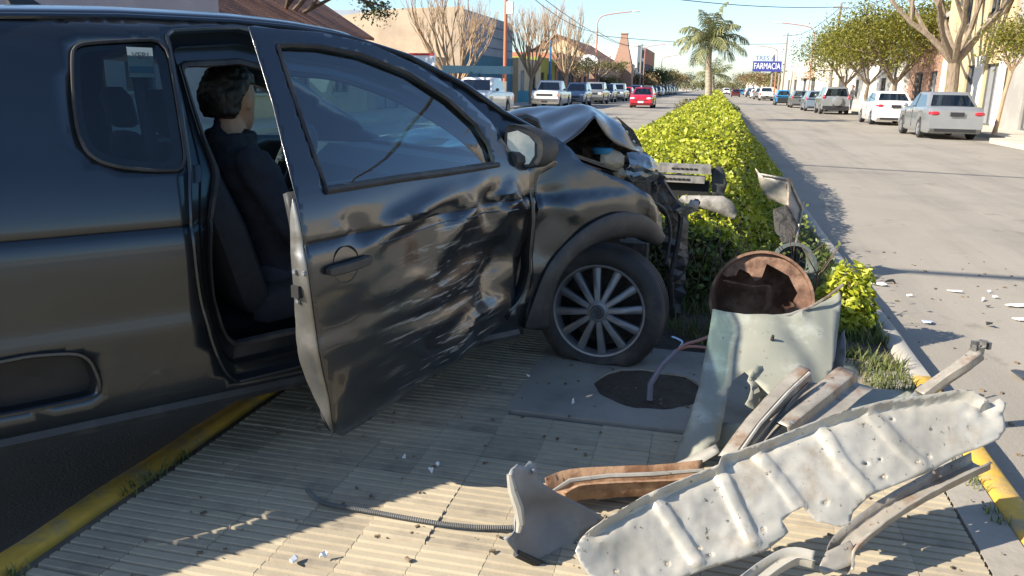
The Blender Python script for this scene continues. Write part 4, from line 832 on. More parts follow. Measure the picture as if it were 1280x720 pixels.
MB().lathe([(rt_*.70, -.22), (rt_*.92, -.02), (rt_*1.02, -.02), (rt_*1.02, .015), (rt_*.86, .018), (rt_*.82, -.02), (rt_*.6, -.21), (0, -.21)], tc_, tax, 32).mk('pot_wall', 'pot', pt_, smooth=True, angle=40)
# --- bumper parts thrown on the hedge
bz = .88; e0, e1 = G(824, 209, bz), G(889, 212, bz); bx = (e1-e0)/np.linalg.norm(e1-e0); by = np.cross((0, 0, 1.0), bx)
bo = thing('bumper_beam', 'grey slotted bumper beam resting on the hedge in front of the pickup', 'bumper', (*(e0+e1)[:2]/2, bz-.15))
def bxx(c, l, d, h, m, name, par=bo): b = MB(); b.box(c, (l, d, h), math.atan2(bx[1], bx[0])); return b.mk(name, m, par)
L_ = np.linalg.norm(e1-e0); mid = (e0+e1)/2; dn = np.array((0, 0, 1.0))
bxx(mid, L_, .10, .062, 'beam_plastic', 'upper_beam'); bxx(mid-dn*.075-bx*.02, L_*.9, .09, .05, 'beam_plastic', 'lower_beam')
for k in range(6): bxx(mid+bx*(-.08+k*.032)-by*.05+dn*.002, .022, .012, .012, 'dark_void', 'slot'); bxx(mid+bx*(-.13+k*.032)-by*.046-dn*.075, .022, .012, .014, 'dark_void', 'slot')
bxx(mid-dn*.17+by*.05, L_*.95, .06, .16, 'dark_void', 'void_shade')  # near-black block standing for the shade in the void under the beam
V_, F_ = patch([(-.16, 0), (.13, .02), (.2, -.02), (.24, -.09), (.22, -.15), (.12, -.11), (-.05, -.07), (-.2, -.05)], lambda x, z: mid+bx*(x+.16)-dn*(.19-z)-by*(.10+.03*math.sin(x*9)), .05); mk('lower_skin', V_, F_, 'beam_plastic', bo, smooth=True, thick=.004)
V_, F_ = patch([(0, 0), (.05, .03), (.09, .0), (.12, -.1), (.1, -.2), (.02, -.2)], lambda x, z: e1+bx*x+by*.02+dn*z, .04); mk('end_cap', V_, F_, 'black_plastic', bo, smooth=True, thick=.004)
MB().tube([G(872, 195, .78), G(892, 205, .74), G(910, 218, .70)], .006, 6).mk('strut', 'grime', bo)
# --- bent box bracket between hedge and kerb
fb = thing('bent_bracket_frame', 'bent pale metal bracket frame standing between the hedge and the kerb', 'bracket', (*G(985, 300, MZ)[:2], MZ))
def yp(px, Y, m, name, amp=.0, par=fb):
    def P(x, y): return aty(x, y, Y(x, y) if callable(Y) else Y)+np.array((0, amp*noise.noise(Vector((x/7, y/7, 1))), 0))
    V, Fc = patch(px, P, 6); return mk(name, V, Fc, m, par, smooth=True, thick=.004)
yp([(944, 210), (952, 219), (986, 226), (985, 260), (976, 254), (960, 248), (952, 236)], lambda x, y: 6.55-(x-944)*.004, 'rail_metal', 'face', .02)
yp([(986, 224), (994, 240), (1003, 262), (998, 283), (990, 270), (985, 258)], lambda x, y: 6.38+(x-986)*.012, 'grey_panel', 'side', .01)
yp([(966, 262), (984, 256), (998, 282), (994, 303), (978, 304), (968, 288)], lambda x, y: 6.30+(y-256)*-.004, 'grime', 'lower_plate', .03)
MB().tube([aty(986, 222, 6.36), aty(986, 240, 6.36), aty(985, 262, 6.34)], .014, 6).mk('corner_post', 'rail_metal', fb); MB().tube([aty(1003, 262, 6.55), aty(998, 284, 6.5), aty(994, 306, 6.3)], .012, 6).mk('corner_post', 'rail_metal', fb); MB().tube([aty(951, 218, 6.5), aty(986, 224, 6.36), aty(1003, 262, 6.55)], .010, 6).mk('top_edge', 'rail_metal', fb)
# --- hoses, pipes
b = MB(); hp = bez([G(x, y, MZ+.014) for x, y in ((384, 612), (396, 624), (414, 631), (450, 637), (500, 646), (555, 655), (600, 659), (646, 659))], 40)
b.tube(hp, [.0085 if k % 2 else .006 for k in range(len(hp))], 8); tag(b.mk('corrugated_hose', 'hose_grey', base=True), 'thin grey corrugated hose lying across the ribbed tiles', 'hose')
pp = thing('broken_pipe', 'lilac plastic pipe with torn pink hoses sticking out of the planting hole', 'pipe', (*PIT[:2], MZ))
MB().tube([G(812, 500, MZ), G(813, 480, MZ+.07), G(828, 456, MZ+.16), G(846, 438, MZ+.22)], [.014, .013, .012, .011], 8).mk('pipe', 'pipe_lilac', pp, smooth=True)
MB().tube(bez([G(846, 438, MZ+.22), G(858, 430, MZ+.25), G(872, 426, MZ+.25), G(888, 420, MZ+.25)], 5), .007, 6).mk('hose', 'hose_pink', pp, smooth=True)
MB().tube(bez([G(846, 438, MZ+.22), G(862, 433, MZ+.24), G(886, 435, MZ+.24)], 5), .006, 6).mk('hose', 'hose_pink', pp, smooth=True)
MB().tube(bez([G(846, 438, MZ+.22), G(853, 428, MZ+.25), G(846, 423, MZ+.26), G(840, 421, MZ+.26)], 5), .004, 6).mk('wire', 'wire_blue', pp, smooth=True)
# --- bits on the ground
def shard(cx, cy, r, m, name, label, seed, z=0.0, asp=.6, lift=.02):
    rr = random.Random(seed); c = G(cx, cy, z+.003); n = rr.randint(5, 7); pl = [(r*rr.uniform(.5, 1)*math.cos(a), r*asp*rr.uniform(.5, 1)*math.sin(a)) for a in np.linspace(0, 2*math.pi, n, endpoint=False)]; th = rr.uniform(0, 3); b = MB()
    q = [(c[0]+x*math.cos(th)-y*math.sin(th), c[1]+x*math.sin(th)+y*math.cos(th)) for x, y in pl]
    b.prism([(x, y, c[2]+rr.uniform(0, lift)) for x, y in q], (0, 0, .006)); o = b.mk(name, m, None, base=True); return tag(o, label, 'fragment', 'plastic fragments scattered after the crash')
LW = 'small white plastic fragment lying on the asphalt by the median kerb'; LD = 'small dark plastic fragment lying on the sunlit asphalt'
for k, (x, y, r) in enumerate(((1099, 357, .09), (1138, 371, .035), (1196, 366, .07), (1243, 373, .03), (1236, 366, .03), (1272, 383, .13), (1277, 401, .09), (1228, 376, .03))): shard(x, y, r, 'shard_white', 'plastic_shard', LW, 30+k, asp=.35)
for k, (x, y, r) in enumerate(((1236, 409, .055), (1275, 472, .09), (1235, 384, .03), (1112, 354, .05))): shard(x, y, r, 'shard_dark', 'plastic_shard', LD, 50+k, asp=.5, lift=.04)
shard(1160, 404, .07, 'shard_blue', 'plastic_shard', 'bluish white plastic fragment in the hedge shadow on the road', 70)
for k, (x, y, r) in enumerate(((367, 702, .022), (404, 699, .014), (547, 583, .012), (538, 592, .012), (505, 575, .010), (660, 473, .012), (716, 505, .012))): shard(x, y, r, 'shard_white', 'plastic_shard', 'tiny white crumb of plastic on the ribbed tiles', 80+k, z=MZ)
b = MB(); rr = random.Random(5)
for k in range(260):
    x = rr.uniform(-1.7, 1.0); y = rr.uniform(1.2, 4.0); s = rr.uniform(.003, .010); b.box((x, y, MZ+s*.4), (s*rr.uniform(1, 2.5), s, s*.7), rr.uniform(0, 3))
for k in range(160):
    x = rr.uniform(1.2, 3.2); y = rr.uniform(2.5, 8); s = rr.uniform(.004, .014); b.box((x, y, s*.4), (s*rr.uniform(1, 2.5), s, s*.7), rr.uniform(0, 3))
mat('grit', (.16, .12, .08), .9, var=.5, scale=40); g_ = b.mk('grit', 'grit'); g_['kind'] = 'stuff'; g_['label'] = 'grit and dry leaf crumbs scattered on tiles and road'
# ================================================================== plants
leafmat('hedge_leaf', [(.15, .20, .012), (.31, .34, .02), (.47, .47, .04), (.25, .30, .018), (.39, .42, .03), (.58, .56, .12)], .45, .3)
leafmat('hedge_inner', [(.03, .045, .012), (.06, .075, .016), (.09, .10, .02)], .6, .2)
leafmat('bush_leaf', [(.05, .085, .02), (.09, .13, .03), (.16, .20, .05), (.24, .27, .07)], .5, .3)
leafmat('grass_blade', [(.06, .10, .025), (.10, .14, .04), (.17, .19, .06), (.24, .22, .09)], .7, .3)
leafmat('tree_leaf', [(.10, .11, .015), (.16, .16, .02), (.24, .22, .03), (.13, .135, .02)], .5, .35)
leafmat('dark_leaf', [(.025, .045, .015), (.04, .07, .02), (.07, .10, .03)], .6, .2)
leafmat('olive_leaf', [(.10, .11, .035), (.15, .15, .05), (.21, .19, .07), (.17, .13, .06)], .6, .3)
leafmat('brown_leaf', [(.16, .11, .05), (.22, .15, .07), (.27, .20, .09)], .7, .3)
leafmat('palm_leaf', [(.13, .16, .06), (.19, .21, .08), (.26, .26, .12), (.33, .31, .17)], .5, .25)
mat('bark', (.20, .155, .11), .9, var=.35, scale=8, bump=.9, bscale=18, stretch=(1, 1, .3), dist=.04)
mat('pale_twig', (.36, .25, .155), .85, var=.2, scale=6); mat('dark_twig', (.10, .07, .05), .9, var=.3, scale=6)
mat('palm_trunk', (.33, .27, .20), .9, var=.25, scale=5, bump=.8, bscale=10, stretch=(.3, .3, 3), dist=.04)
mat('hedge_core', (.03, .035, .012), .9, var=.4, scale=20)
def hz(x, y):                                       # top of the hedge
    hb = float(np.interp(y, [5.0, 7.0, 9.0, 12.0], [.42, .50, .66, .90])); xs = x*.9/hb if x > 0 else x
    near = float(np.interp(y, [5.2, 6.5, 8, 10], [.38, .64, .88, 1]))
    return MZ+near*(float(np.interp(xs, [-1.78, -1.6, -1.2, -.8, -.4, 0, .3, .45, .6, .75, .92], [.05, .28, .58, .80, .94, .99, .94, .76, .52, .30, .06])))+.09*noise.noise(Vector((x*1.5, y*1.1, 0)))+.07*noise.noise(Vector((x*3.5, y*3.2, 4)))
hd = thing('hedge', 'long low yellow-green clipped hedge filling the median up to the palm', 'hedge', (-.4, 5.0, MZ-.03))
XA, XB = -1.72, .90
def xb(y): return np.interp(y, [5.0, 7.0, 9.0, 12.0], [.42, .50, .66, .90])
def hedge_pts(y0, y1, n, deep):
    y = RNG.uniform(y0, y1, n); x = XA+(xb(y)-XA)*RNG.uniform(0, 1, n)
    z = np.array([hz(a, b) for a, b in zip(x, y)])
    return np.stack([x, y, z-np.abs(RNG.normal(0, deep, n))+RNG.normal(0, .02, n)], 1)
def side_pts(y0, y1, n):
    s = RNG.integers(0, 2, n); y = RNG.uniform(y0, y1, n); x = np.where(s == 0, XA, xb(y))+RNG.normal(0, .05, n)+np.where(s == 0, -1, 1)*.02; f = RNG.uniform(0, 1, n)
    top = np.array([hz(a*.93-.02, b) for a, b in zip(x, y)]); z = MZ+(top-MZ)*f; x = np.where(s == 0, x-.05*np.sin(f*3), x+.07*np.sin(f*3)); return np.stack([x, y, z], 1)
def front_pts(n):
    x = RNG.uniform(-.9, .50, n); f = RNG.uniform(0, 1, n); y = 5.25+RNG.normal(0, .10, n)+.25*(x+.1)**2-.25*f*(1-f)+.3*f; top = np.array([hz(a, 5.6) for a in x]); return np.stack([x, y, MZ-.02+(top-MZ)*f], 1)
P_ = np.concatenate([hedge_pts(5.3, 9, 17000, .04), hedge_pts(9, 16, 24000, .04), side_pts(5.2, 10, 5500), side_pts(10, 16, 3500)]); leaves('foliage', P_, RNG.gamma(6, .0068, len(P_)).clip(.018, .075), 'hedge_leaf', hd, up=.5, aspect=.62)
P_ = np.concatenate([hedge_pts(16, 30, 14000, .05), side_pts(16, 30, 4500)]); leaves('foliage', P_, RNG.uniform(.06, .10, len(P_)), 'hedge_leaf', hd, up=.5, aspect=.62)
P_ = np.concatenate([hedge_pts(30, 70, 10000, .06), side_pts(30, 70, 3000)]); leaves('foliage', P_, RNG.uniform(.10, .18, len(P_)), 'hedge_leaf', hd, up=.5, aspect=.62)
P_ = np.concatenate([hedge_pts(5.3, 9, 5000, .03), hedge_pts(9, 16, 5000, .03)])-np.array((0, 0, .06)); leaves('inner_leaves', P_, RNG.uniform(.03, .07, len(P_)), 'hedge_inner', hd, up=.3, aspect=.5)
P_ = hedge_pts(5.3, 16, 260, .02); leaves('dry_leaves', P_, RNG.uniform(.03, .06, len(P_)), 'brown_leaf', hd, up=.6, aspect=.5)
P_ = np.stack([RNG.uniform(.40, .86, 2600), RNG.uniform(5.2, 8.6, 2600), MZ-.02+np.abs(RNG.normal(0, .13, 2600))], 1); k_ = np.array([noise.noise(Vector((p[0]*4, p[1]*2.5, 2))) for p in P_]); P_ = P_[k_ > -.1]; leaves('sprawling_sprigs', P_, RNG.uniform(.025, .055, len(P_)), 'bush_leaf', hd, up=.3, aspect=.6)
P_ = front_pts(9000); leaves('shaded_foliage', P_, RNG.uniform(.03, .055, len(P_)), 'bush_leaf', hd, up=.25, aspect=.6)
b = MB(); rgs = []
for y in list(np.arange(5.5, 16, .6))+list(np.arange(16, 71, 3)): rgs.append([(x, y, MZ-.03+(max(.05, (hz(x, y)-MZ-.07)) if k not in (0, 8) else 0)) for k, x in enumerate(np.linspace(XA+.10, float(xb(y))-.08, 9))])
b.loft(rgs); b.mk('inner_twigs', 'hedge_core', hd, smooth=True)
b = MB(); rr = random.Random(2)
for k in range(60):
    x = rr.uniform(-.8, .7); y = 5.0+rr.uniform(-.1, .25); z0 = MZ-.02; b.tube([(x, y, z0), (x+rr.uniform(-.1, .1), y+rr.uniform(-.1, .05), z0+rr.uniform(.15, .3)), (x+rr.uniform(-.2, .2), y+rr.uniform(-.1, .1), z0+rr.uniform(.35, .55))], [.006, .004, .002], 4)
b.mk('stems', 'dark_twig', hd)
# hedge beyond the palm
hf = thing('hedge', 'far stretch of low hedge on the median beyond the palm', 'hedge', (-.4, 72, MZ))
P_ = np.concatenate([hedge_pts(74, 240, 6000, .1), side_pts(74, 240, 2500)]); leaves('foliage', P_, RNG.uniform(.3, .55, len(P_)), 'hedge_leaf', hf, up=.5, aspect=.7)
def bush(name, label, cat, c, r, n, sz, m, group=None, stems=14, up=.3):
    t = thing(name, label, cat, c, group=group); d = RNG.normal(size=(n, 3)); d /= np.linalg.norm(d, axis=1)[:, None]; d[:, 2] = np.abs(d[:, 2]); q = RNG.uniform(.35, 1, n)[:, None]**.5
    lump = np.array([1+.28*noise.noise(Vector(v*2.3+c[0])) for v in d])[:, None]
    P = np.array(c)+d*q*lump*np.array(r)+np.array((0, 0, .02)); leaves('foliage', P, RNG.uniform(sz*.7, sz*1.3, n), m, t, up=up, nrm=d*.5)
    b = MB(); rr = random.Random(int(abs(c[0]*100)+abs(c[1]*10)))
    for k in range(stems):
        a = rr.uniform(0, 6.28); e = rr.uniform(.3, .8); b.tube([c, (c[0]+r[0]*e*.5*math.cos(a), c[1]+r[1]*e*.5*math.sin(a), c[2]+r[2]*.5), (c[0]+r[0]*e*math.cos(a), c[1]+r[1]*e*math.sin(a), c[2]+r[2]*.85)], [r[0]*.03, r[0]*.02, r[0]*.008], 4)
    b.mk('stems', 'dark_twig', t); return t
c_ = G(1058, 405, MZ); bush('shrub', 'small yellow-green leafy shrub at the kerb beside the upright green panel', 'shrub', (c_[0]-.02, c_[1], MZ-.02), (.17, .20, .36), 1500, .05, 'hedge_leaf')
for k, (x, y, r, h, m, l) in enumerate(((-.9, 31, .8, .95, 'olive_leaf', 'loose olive weed bush rising over the hedge short of the palm'), (.3, 29, .7, .8, 'bush_leaf', 'darker green bush poking out of the hedge by the kerb'), (-.3, 38.4, .8, .95, 'hedge_leaf', 'bright yellow-green bush round the foot of the palm'))):
    bush('median_bush', l, 'bush', (x, y, MZ), (r, r*1.4, h), 1700, .13, m)
# grass and weeds: nobody could count them
def blades(name, pts, hgt, wd, m, label):
    n = len(pts); h = RNG.uniform(.5, 1.2, n)*hgt; a = RNG.uniform(0, 6.28, n); lx, ly = np.cos(a), np.sin(a); ln = RNG.uniform(.2, .9, n)*h
    V = np.empty((n, 6, 3)); p = np.asarray(pts); s = np.stack([-ly, lx, np.zeros(n)], 1)*wd*.5
    V[:, 0] = p-s; V[:, 1] = p+s; md = p+np.stack([lx*ln*.35, ly*ln*.35, h*.6], 1); V[:, 2] = md+s*.7; V[:, 3] = md-s*.7; tp = p+np.stack([lx*ln, ly*ln, h], 1); V[:, 4] = tp+s*.15; V[:, 5] = tp-s*.15
    i = np.arange(n)[:, None]*6; q = np.concatenate([i+np.array([0, 1, 2, 3]), i+np.array([3, 2, 4, 5])]); o = fast_mesh(name, V.reshape(-1, 3), q, m); o['kind'] = 'stuff'; o['label'] = label; return o
def rect(x0, x1, y0, y1, n, z): return np.stack([RNG.uniform(x0, x1, n), RNG.uniform(y0, y1, n), np.full(n, z)], 1)
g1 = np.concatenate([rect(.35, KR-.10, 4.08, 7.5, 6500, MZ-.03), rect(.55, KR-.10, 7.5, 20, 5000, MZ-.03), rect(-.3, .5, 4.1, 5.2, 1400, MZ-.03)])
k_ = np.array([noise.noise(Vector((p[0]*3.5, p[1]*3.5, 0))) for p in g1]); g1 = g1[k_ > -.12]
blades('grass', g1, .085, .008, 'grass_blade', 'rough grass growing between the hedge and the kerb')
blades('grass', rect(KR-.35, KR-.12, 3.55, 4.1, 500, MZ-.01), .05, .006, 'grass_blade', 'grass tufts at the corner of the tiles by the kerb')
w1 = np.concatenate([rect(KL+.10, KL+.155, .6, 3.8, 700, MZ-.01), rect(KR-.17, KR-.11, 2.4, 3.6, 260, MZ-.01)])
k_ = np.array([noise.noise(Vector((p[0]*3, p[1]*2.6, 7))) for p in w1]); w1 = w1[k_ > .0]
blades('weeds', w1, .035, .006, 'grass_blade', 'low weeds in the joint between tiles and yellow kerb')
# ---- trees
def limb(b, rr, p, d, L, r, lev, tips, spread, up, kids, n=4, shrink=.72, rs=.6):
    p = np.asarray(p, float); pts = [p]; d = np.asarray(d, float); d = d/np.linalg.norm(d)
    for k in range(n):
        d = d+np.array([rr.gauss(0, .10), rr.gauss(0, .10), rr.gauss(0, .06)+up*.08]); d /= np.linalg.norm(d); pts.append(pts[-1]+d*L/n)
    b.tube(pts, [r*(1-.5*k/n) for k in range(n+1)], 6 if r > .03 else 4 if r > .012 else 3)
    if lev == 0: tips.append(pts[-1]); tips.append(pts[-2]); return
    for k in range(kids):
        f = rr.uniform(.45, 1.0) if k else 1.0; q = pts[min(n, max(1, int(round(f*n))))]; nd = d+np.array([rr.gauss(0, spread), rr.gauss(0, spread), rr.gauss(0, spread*.6)+up*.35])
        limb(b, rr, q, nd, L*shrink*rr.uniform(.8, 1.15), r*rs*rr.uniform(.8, 1.1), lev-1, tips, spread, up, kids, n, shrink, rs)
def tree(name, label, base, trunk_h, r, limbs, L, lev, m_b, leaf=None, n_leaf=0, leaf_sz=.15, crown=.5, spread=.45, up=.6, kids=3, seed=1, group=None, lean=(0, 0), flat=None, shrink=.72, first=.7, rs=.6, cat='tree'):
    rr = random.Random(seed); t = thing(name, label, cat, base, group=group); b = MB(); tips = []; c = np.asarray(base, float)
    top = c+np.array((lean[0], lean[1], trunk_h)); b.tube([c-np.array((0, 0, .05)), c+(top-c)*.1, c+(top-c)*.6+np.array((rr.gauss(0, r*.4), rr.gauss(0, r*.4), 0)), top], [r*1.35, r, r*.85, r*.8], 10)
    b.mk('trunk', m_b, t, smooth=True); b = MB()
    for k in range(limbs):
        a = 6.283*k/limbs+rr.uniform(-.3, .3); limb(b, rr, top-np.array((0, 0, r*.5)), (math.cos(a)*first, math.sin(a)*first, 1.0), L*rr.uniform(.85, 1.1), r*.55, lev, tips, spread, up, kids, shrink=shrink, rs=rs)
    if n_leaf:
        b.mk('branches', m_b, t, smooth=True); tp = np.array(tips); per = max(1, n_leaf//len(tp)); P = np.repeat(tp, per, 0)+RNG.normal(0, crown, (len(tp)*per, 3))*np.array((1, 1, .75))
        if flat: P = P[P[:, 2] < c[2]+flat+.15*np.sin(P[:, 0]*3)]
        leaves('crown', P, RNG.uniform(leaf_sz*.7, leaf_sz*1.3, len(P)), leaf, t, up=.3)
    else: b.mk('crown', m_b, t)
    return t
def base_at(px, X, z=.13): p = atx(px, 110, X); return (X, float(p[1]), z)
# left pavement, bare street trees
tree('bare_tree', 'bare pale-twigged street tree in front of the blue-fronted building', base_at(570, -12.9), 1.1, .14, 14, 2.3, 4, 'pale_twig', seed=4, spread=.24, up=.9, kids=3, first=.75, shrink=.62, rs=.56)
tree('bare_tree', 'bare pale-twigged street tree behind the white old pickup', base_at(664, -12.9), 1.8, .15, 13, 2.4, 4, 'pale_twig', seed=9, spread=.24, up=.9, kids=3, first=.6, shrink=.62, rs=.56)
tree('bare_tree', 'taller bare tree beside the blue sign pole', base_at(706, -13.6), 2.0, .15, 12, 2.9, 4, 'pale_twig', seed=12, spread=.24, up=.9, kids=3, first=.65, shrink=.64, rs=.56)
tree('clipped_tree', 'olive clipped box-shaped street tree above the parked pickups', base_at(722, -12.9), 2.0, .16, 8, 1.9, 2, 'bark', 'olive_leaf', 4200, .17, .38, seed=5, first=1.1, spread=.5, up=.1, flat=3.7)
tree('clipped_tree', 'olive clipped street tree with a dark side by the red-brick house', base_at(746, -12.9), 2.1, .16, 8, 1.9, 2, 'bark', 'olive_leaf', 3600, .2, .40, seed=6, first=1.1, spread=.5, up=.1, flat=3.9)
tree('round_bush_tree', 'round pale olive bush tree before the brick chimney house', base_at(757, -14.4), .6, .12, 7, 1.1, 2, 'bark', 'olive_leaf', 2600, .22, .35, seed=8, first=1.0, spread=.6, up=.3)
tree('conifer', 'dark green spreading conifer over the tiled roof', (-17.5, 31.0, .13), 3.6, .22, 7, 2.6, 2, 'dark_twig', 'dark_leaf', 9000, .16, .33, seed=3, first=1.6, spread=.5, up=.15)
tree('dark_shrub_tree', 'small dark leafy tree against the mauve wall', (-18.3, 24.4, .13), 3.0, .12, 6, 1.3, 2, 'dark_twig', 'dark_leaf', 3000, .14, .3, seed=31, first=1.0)
# right pavement
tree('plane_tree', 'big bare tree with thick spreading limbs behind the silver sedan', base_at(1188, 9.9), 2.7, .30, 7, 3.4, 4, 'bark', 'tree_leaf', 1500, .09, .5, seed=21, first=.80, spread=.30, up=.55, kids=3, shrink=.70, rs=.62)
for k, (px, X, lab) in enumerate(((1085, 9.8, 'yellow-green leafy street tree beside the pedestrian'), (1118, 9.8, 'yellow-green leafy street tree above the white sedan'), (1056, 9.9, 'yellow-green leafy street tree above the silver spare-wheel car'))):
    tree('street_tree', lab, base_at(px, X), 1.8, .13, 8, 2.2, 2, 'bark', 'tree_leaf', 15000, .16, .62, seed=40+k, first=.9, spread=.5, up=.4, group='leafy trees along the right pavement')
tree('young_tree', 'young round-headed tree with a thin leaning trunk on the pavement corner', base_at(1252, 9.2), 2.1, .07, 7, .85, 2, 'pale_twig', 'tree_leaf', 4200, .10, .27, seed=50, first=.9, spread=.6, up=.3, lean=(.22, 0))
far = [(-13, 200, 3.0, 'olive_leaf', 1), (-13, 175, 2.6, 'dark_leaf', 2), (-13.5, 225, 3.4, 'olive_leaf', 3), (-13, 260, 3.2, 'brown_leaf', 4), (-14, 300, 3.8, 'brown_leaf', 5), (-12, 345, 4, 'dark_leaf', 6), (-13.2, 152, 1.9, 'brown_leaf', 7),
       (11, 190, 2.6, 'brown_leaf', 11), (11, 225, 3.0, 'olive_leaf', 12), (11, 265, 3.4, 'brown_leaf', 13), (11, 310, 3.8, 'brown_leaf', 14), (10, 360, 4.2, 'olive_leaf', 15), (11, 160, 2.4, 'olive_leaf', 16)]
fl_ = ['olive tree over the middle of the far left row of cars', 'dark green tree before the red upper storey', 'tall olive tree past the dark green one on the left', 'russet tree beyond the tall olive one on the left', 'big russet tree near the end of the left row', 'dark tree closing the far end of the left row', 'small russet tree in front of the narrow white house',
       'russet tree behind the pharmacy sign posts', 'olive tree past the pharmacy sign', 'broad russet tree farther past the pharmacy sign', 'tall russet tree near the end of the right row', 'tallest olive tree closing the right row', 'small olive tree just before the pharmacy sign']
for k, (x, y, h, m, s) in enumerate(far): tree('far_tree', 'distant '+fl_[k], (x, y, .13), h*.6, .2, 6, h*.62, 2, 'bark', m, 1500, .42, .75, seed=60+s, first=.9, spread=.5, up=.3, group='street trees far down the avenue')
wood = [(x, 420+10*k) for k, x in enumerate((-26, -17, -9, -2, 6, 14, 24, 36))]
P_ = np.concatenate([np.array((x, y, 3.2))+RNG.normal(0, 1, (700, 3))*np.array((4, 2, 1.3)) for x, y in wood]); o = leaves('distant_wood', P_, RNG.uniform(.7, 1.2, len(P_)), 'olive_leaf'); o['kind'] = 'stuff'; o['label'] = 'hazy line of trees closing the end of the avenue'
# ---- palms
def palm(c, h, r, nf, fl, label, seed, segs=26):
    rr = random.Random(seed); t = thing('palm_tree', label, 'palm tree', c); b = MB(); n = 14; c = np.asarray(c, float)
    b.tube([c+np.array((.06*math.sin(k*.4), 0, h*k/n)) for k in range(n+1)], [r*(1.5 if k == 0 else 1.15-.35*k/n+(.08 if k % 2 else 0)) for k in range(n+1)], 12); b.mk('trunk', 'palm_trunk', t, smooth=True)
    top = c+np.array((.06*math.sin(n*.4), 0, h)); V = []; Q = []; rb = MB()
    for k in range(nf):
        a = k*2.399+rr.uniform(-.2, .2); el = R(78)-R(92)*(k/nf)**.8+rr.uniform(-.12, .12); L = fl*rr.uniform(.85, 1.1); p = top+np.array((0, 0, .1)); d = np.array((math.cos(a)*math.cos(el), math.sin(a)*math.cos(el), math.sin(el))); path = [p]; bend = rr.uniform(.055, .085)
        for s in range(segs):
            d = d+np.array((0, 0, -bend*(s/segs)*1.5-.012)); d /= np.linalg.norm(d); path.append(path[-1]+d*L/segs)
        rb.tube(path[::3], [.035*(1-.85*q/len(path[::3])) for q in range(len(path[::3]))], 4)
        for s in range(3, segs):
            f = s/segs; ll = fl*.30*math.sin(math.pi*min(.95, .12+f*.85))+.08; t_ = path[s]-path[s-1]; t_ /= np.linalg.norm(t_); sd = np.cross(t_, (0, 0, 1.0)); sd /= np.linalg.norm(sd)+1e-9; un = np.cross(sd, t_)
            for sg in (-1, 1):
                for e in range(2):
                    dd = sd*sg*.8+t_*.55+un*rr.uniform(-.1, .5)+np.array((0, 0, -.45)); dd /= np.linalg.norm(dd); q0 = path[s]-t_*L/segs*e*.5; w_ = t_*.022; mdp = q0+dd*ll*.55; tip = q0+dd*ll*.9+np.array((0, 0, -ll*.35)); i = len(V)
                    V += [q0-w_*.6, q0+w_*.6, mdp+w_, mdp-w_, tip+w_*.2, tip-w_*.2]; Q += [(i, i+1, i+2, i+3), (i+3, i+2, i+4, i+5)]
    fast_mesh('fronds', np.array(V), np.array(Q), 'palm_leaf', t); rb.mk('frond_ribs', 'palm_leaf', t); return t
pb = base_at(884, -.42, MZ); palm((-.42, 40.0, MZ), 3.35, .15, 17, 1.9, 'palm tree with feathery drooping fronds standing in the median hedge', 5)
palm((-.4, 84.0, MZ), 2.6, .16, 20, 2.2, 'second smaller palm farther down the median behind the first', 6, 16)
# ================================================================== people
mat('skin', (.42, .24, .16), .55, var=.08, scale=20); mat('hair', (.012, .010, .009), .5, var=.3, scale=60, bump=.6, bscale=160, dist=.004, stretch=(1, 1, .3))
mat('jacket', (.014, .017, .026), .85, var=.25, scale=18, bump=.4, bscale=60, dist=.004); mat('jeans', (.03, .04, .06), .9, var=.2, scale=25); mat('shoe', (.02, .018, .016), .6); mat('shirt_dark', (.06, .055, .06), .9, var=.2)
def capsule(b, p, q, r0, r1, n=10):
    p, q = np.asarray(p, float), np.asarray(q, float); d = (q-p)/(np.linalg.norm(q-p)+1e-9); P = [p-d*r0*.9, p-d*r0*.5, p, q, q+d*r1*.5, q+d*r1*.9]; b.tube(P, [r0*.4, r0*.85, r0, r1, r1*.85, r1*.4], n)
def head_shape(b, c, f, up, s=1.0):
    """skull, jaw, nose, ears, neck stub; f = facing"""
    r = np.cross(f, up); L = lambda x, y, z: np.asarray(c)+r*x*s+f*y*s+up*z*s
    rings = []
    for z, hx, y0, y1 in ((-.115, .025, .03, .075), (-.10, .042, -.01, .088), (-.07, .058, -.05, .094), (-.035, .068, -.078, .092), (0, .075, -.094, .095), (.035, .077, -.098, .092), (.07, .072, -.092, .082), (.10, .055, -.070, .058), (.118, .03, -.04, .03), (.124, .008, -.012, .008)):
        cy, ry = (y0+y1)/2, (y1-y0)/2; rings.append([L(hx*math.cos(a), cy+ry*math.sin(a), z) for a in np.linspace(0, 2*math.pi, 18, endpoint=False)])
    b.loft(rings); capsule(b, L(0, .085, .012), L(0, .112, -.028), .010, .014, 8); b.sphere(L(0, .096, -.058), .014, 8, 6)
    for sx in (-1, 1): b.sphere(L(sx*.078, -.005, -.008), (.012, .020, .032), 8, 6); b.sphere(L(sx*.03, .088, .014), .012, 8, 6)
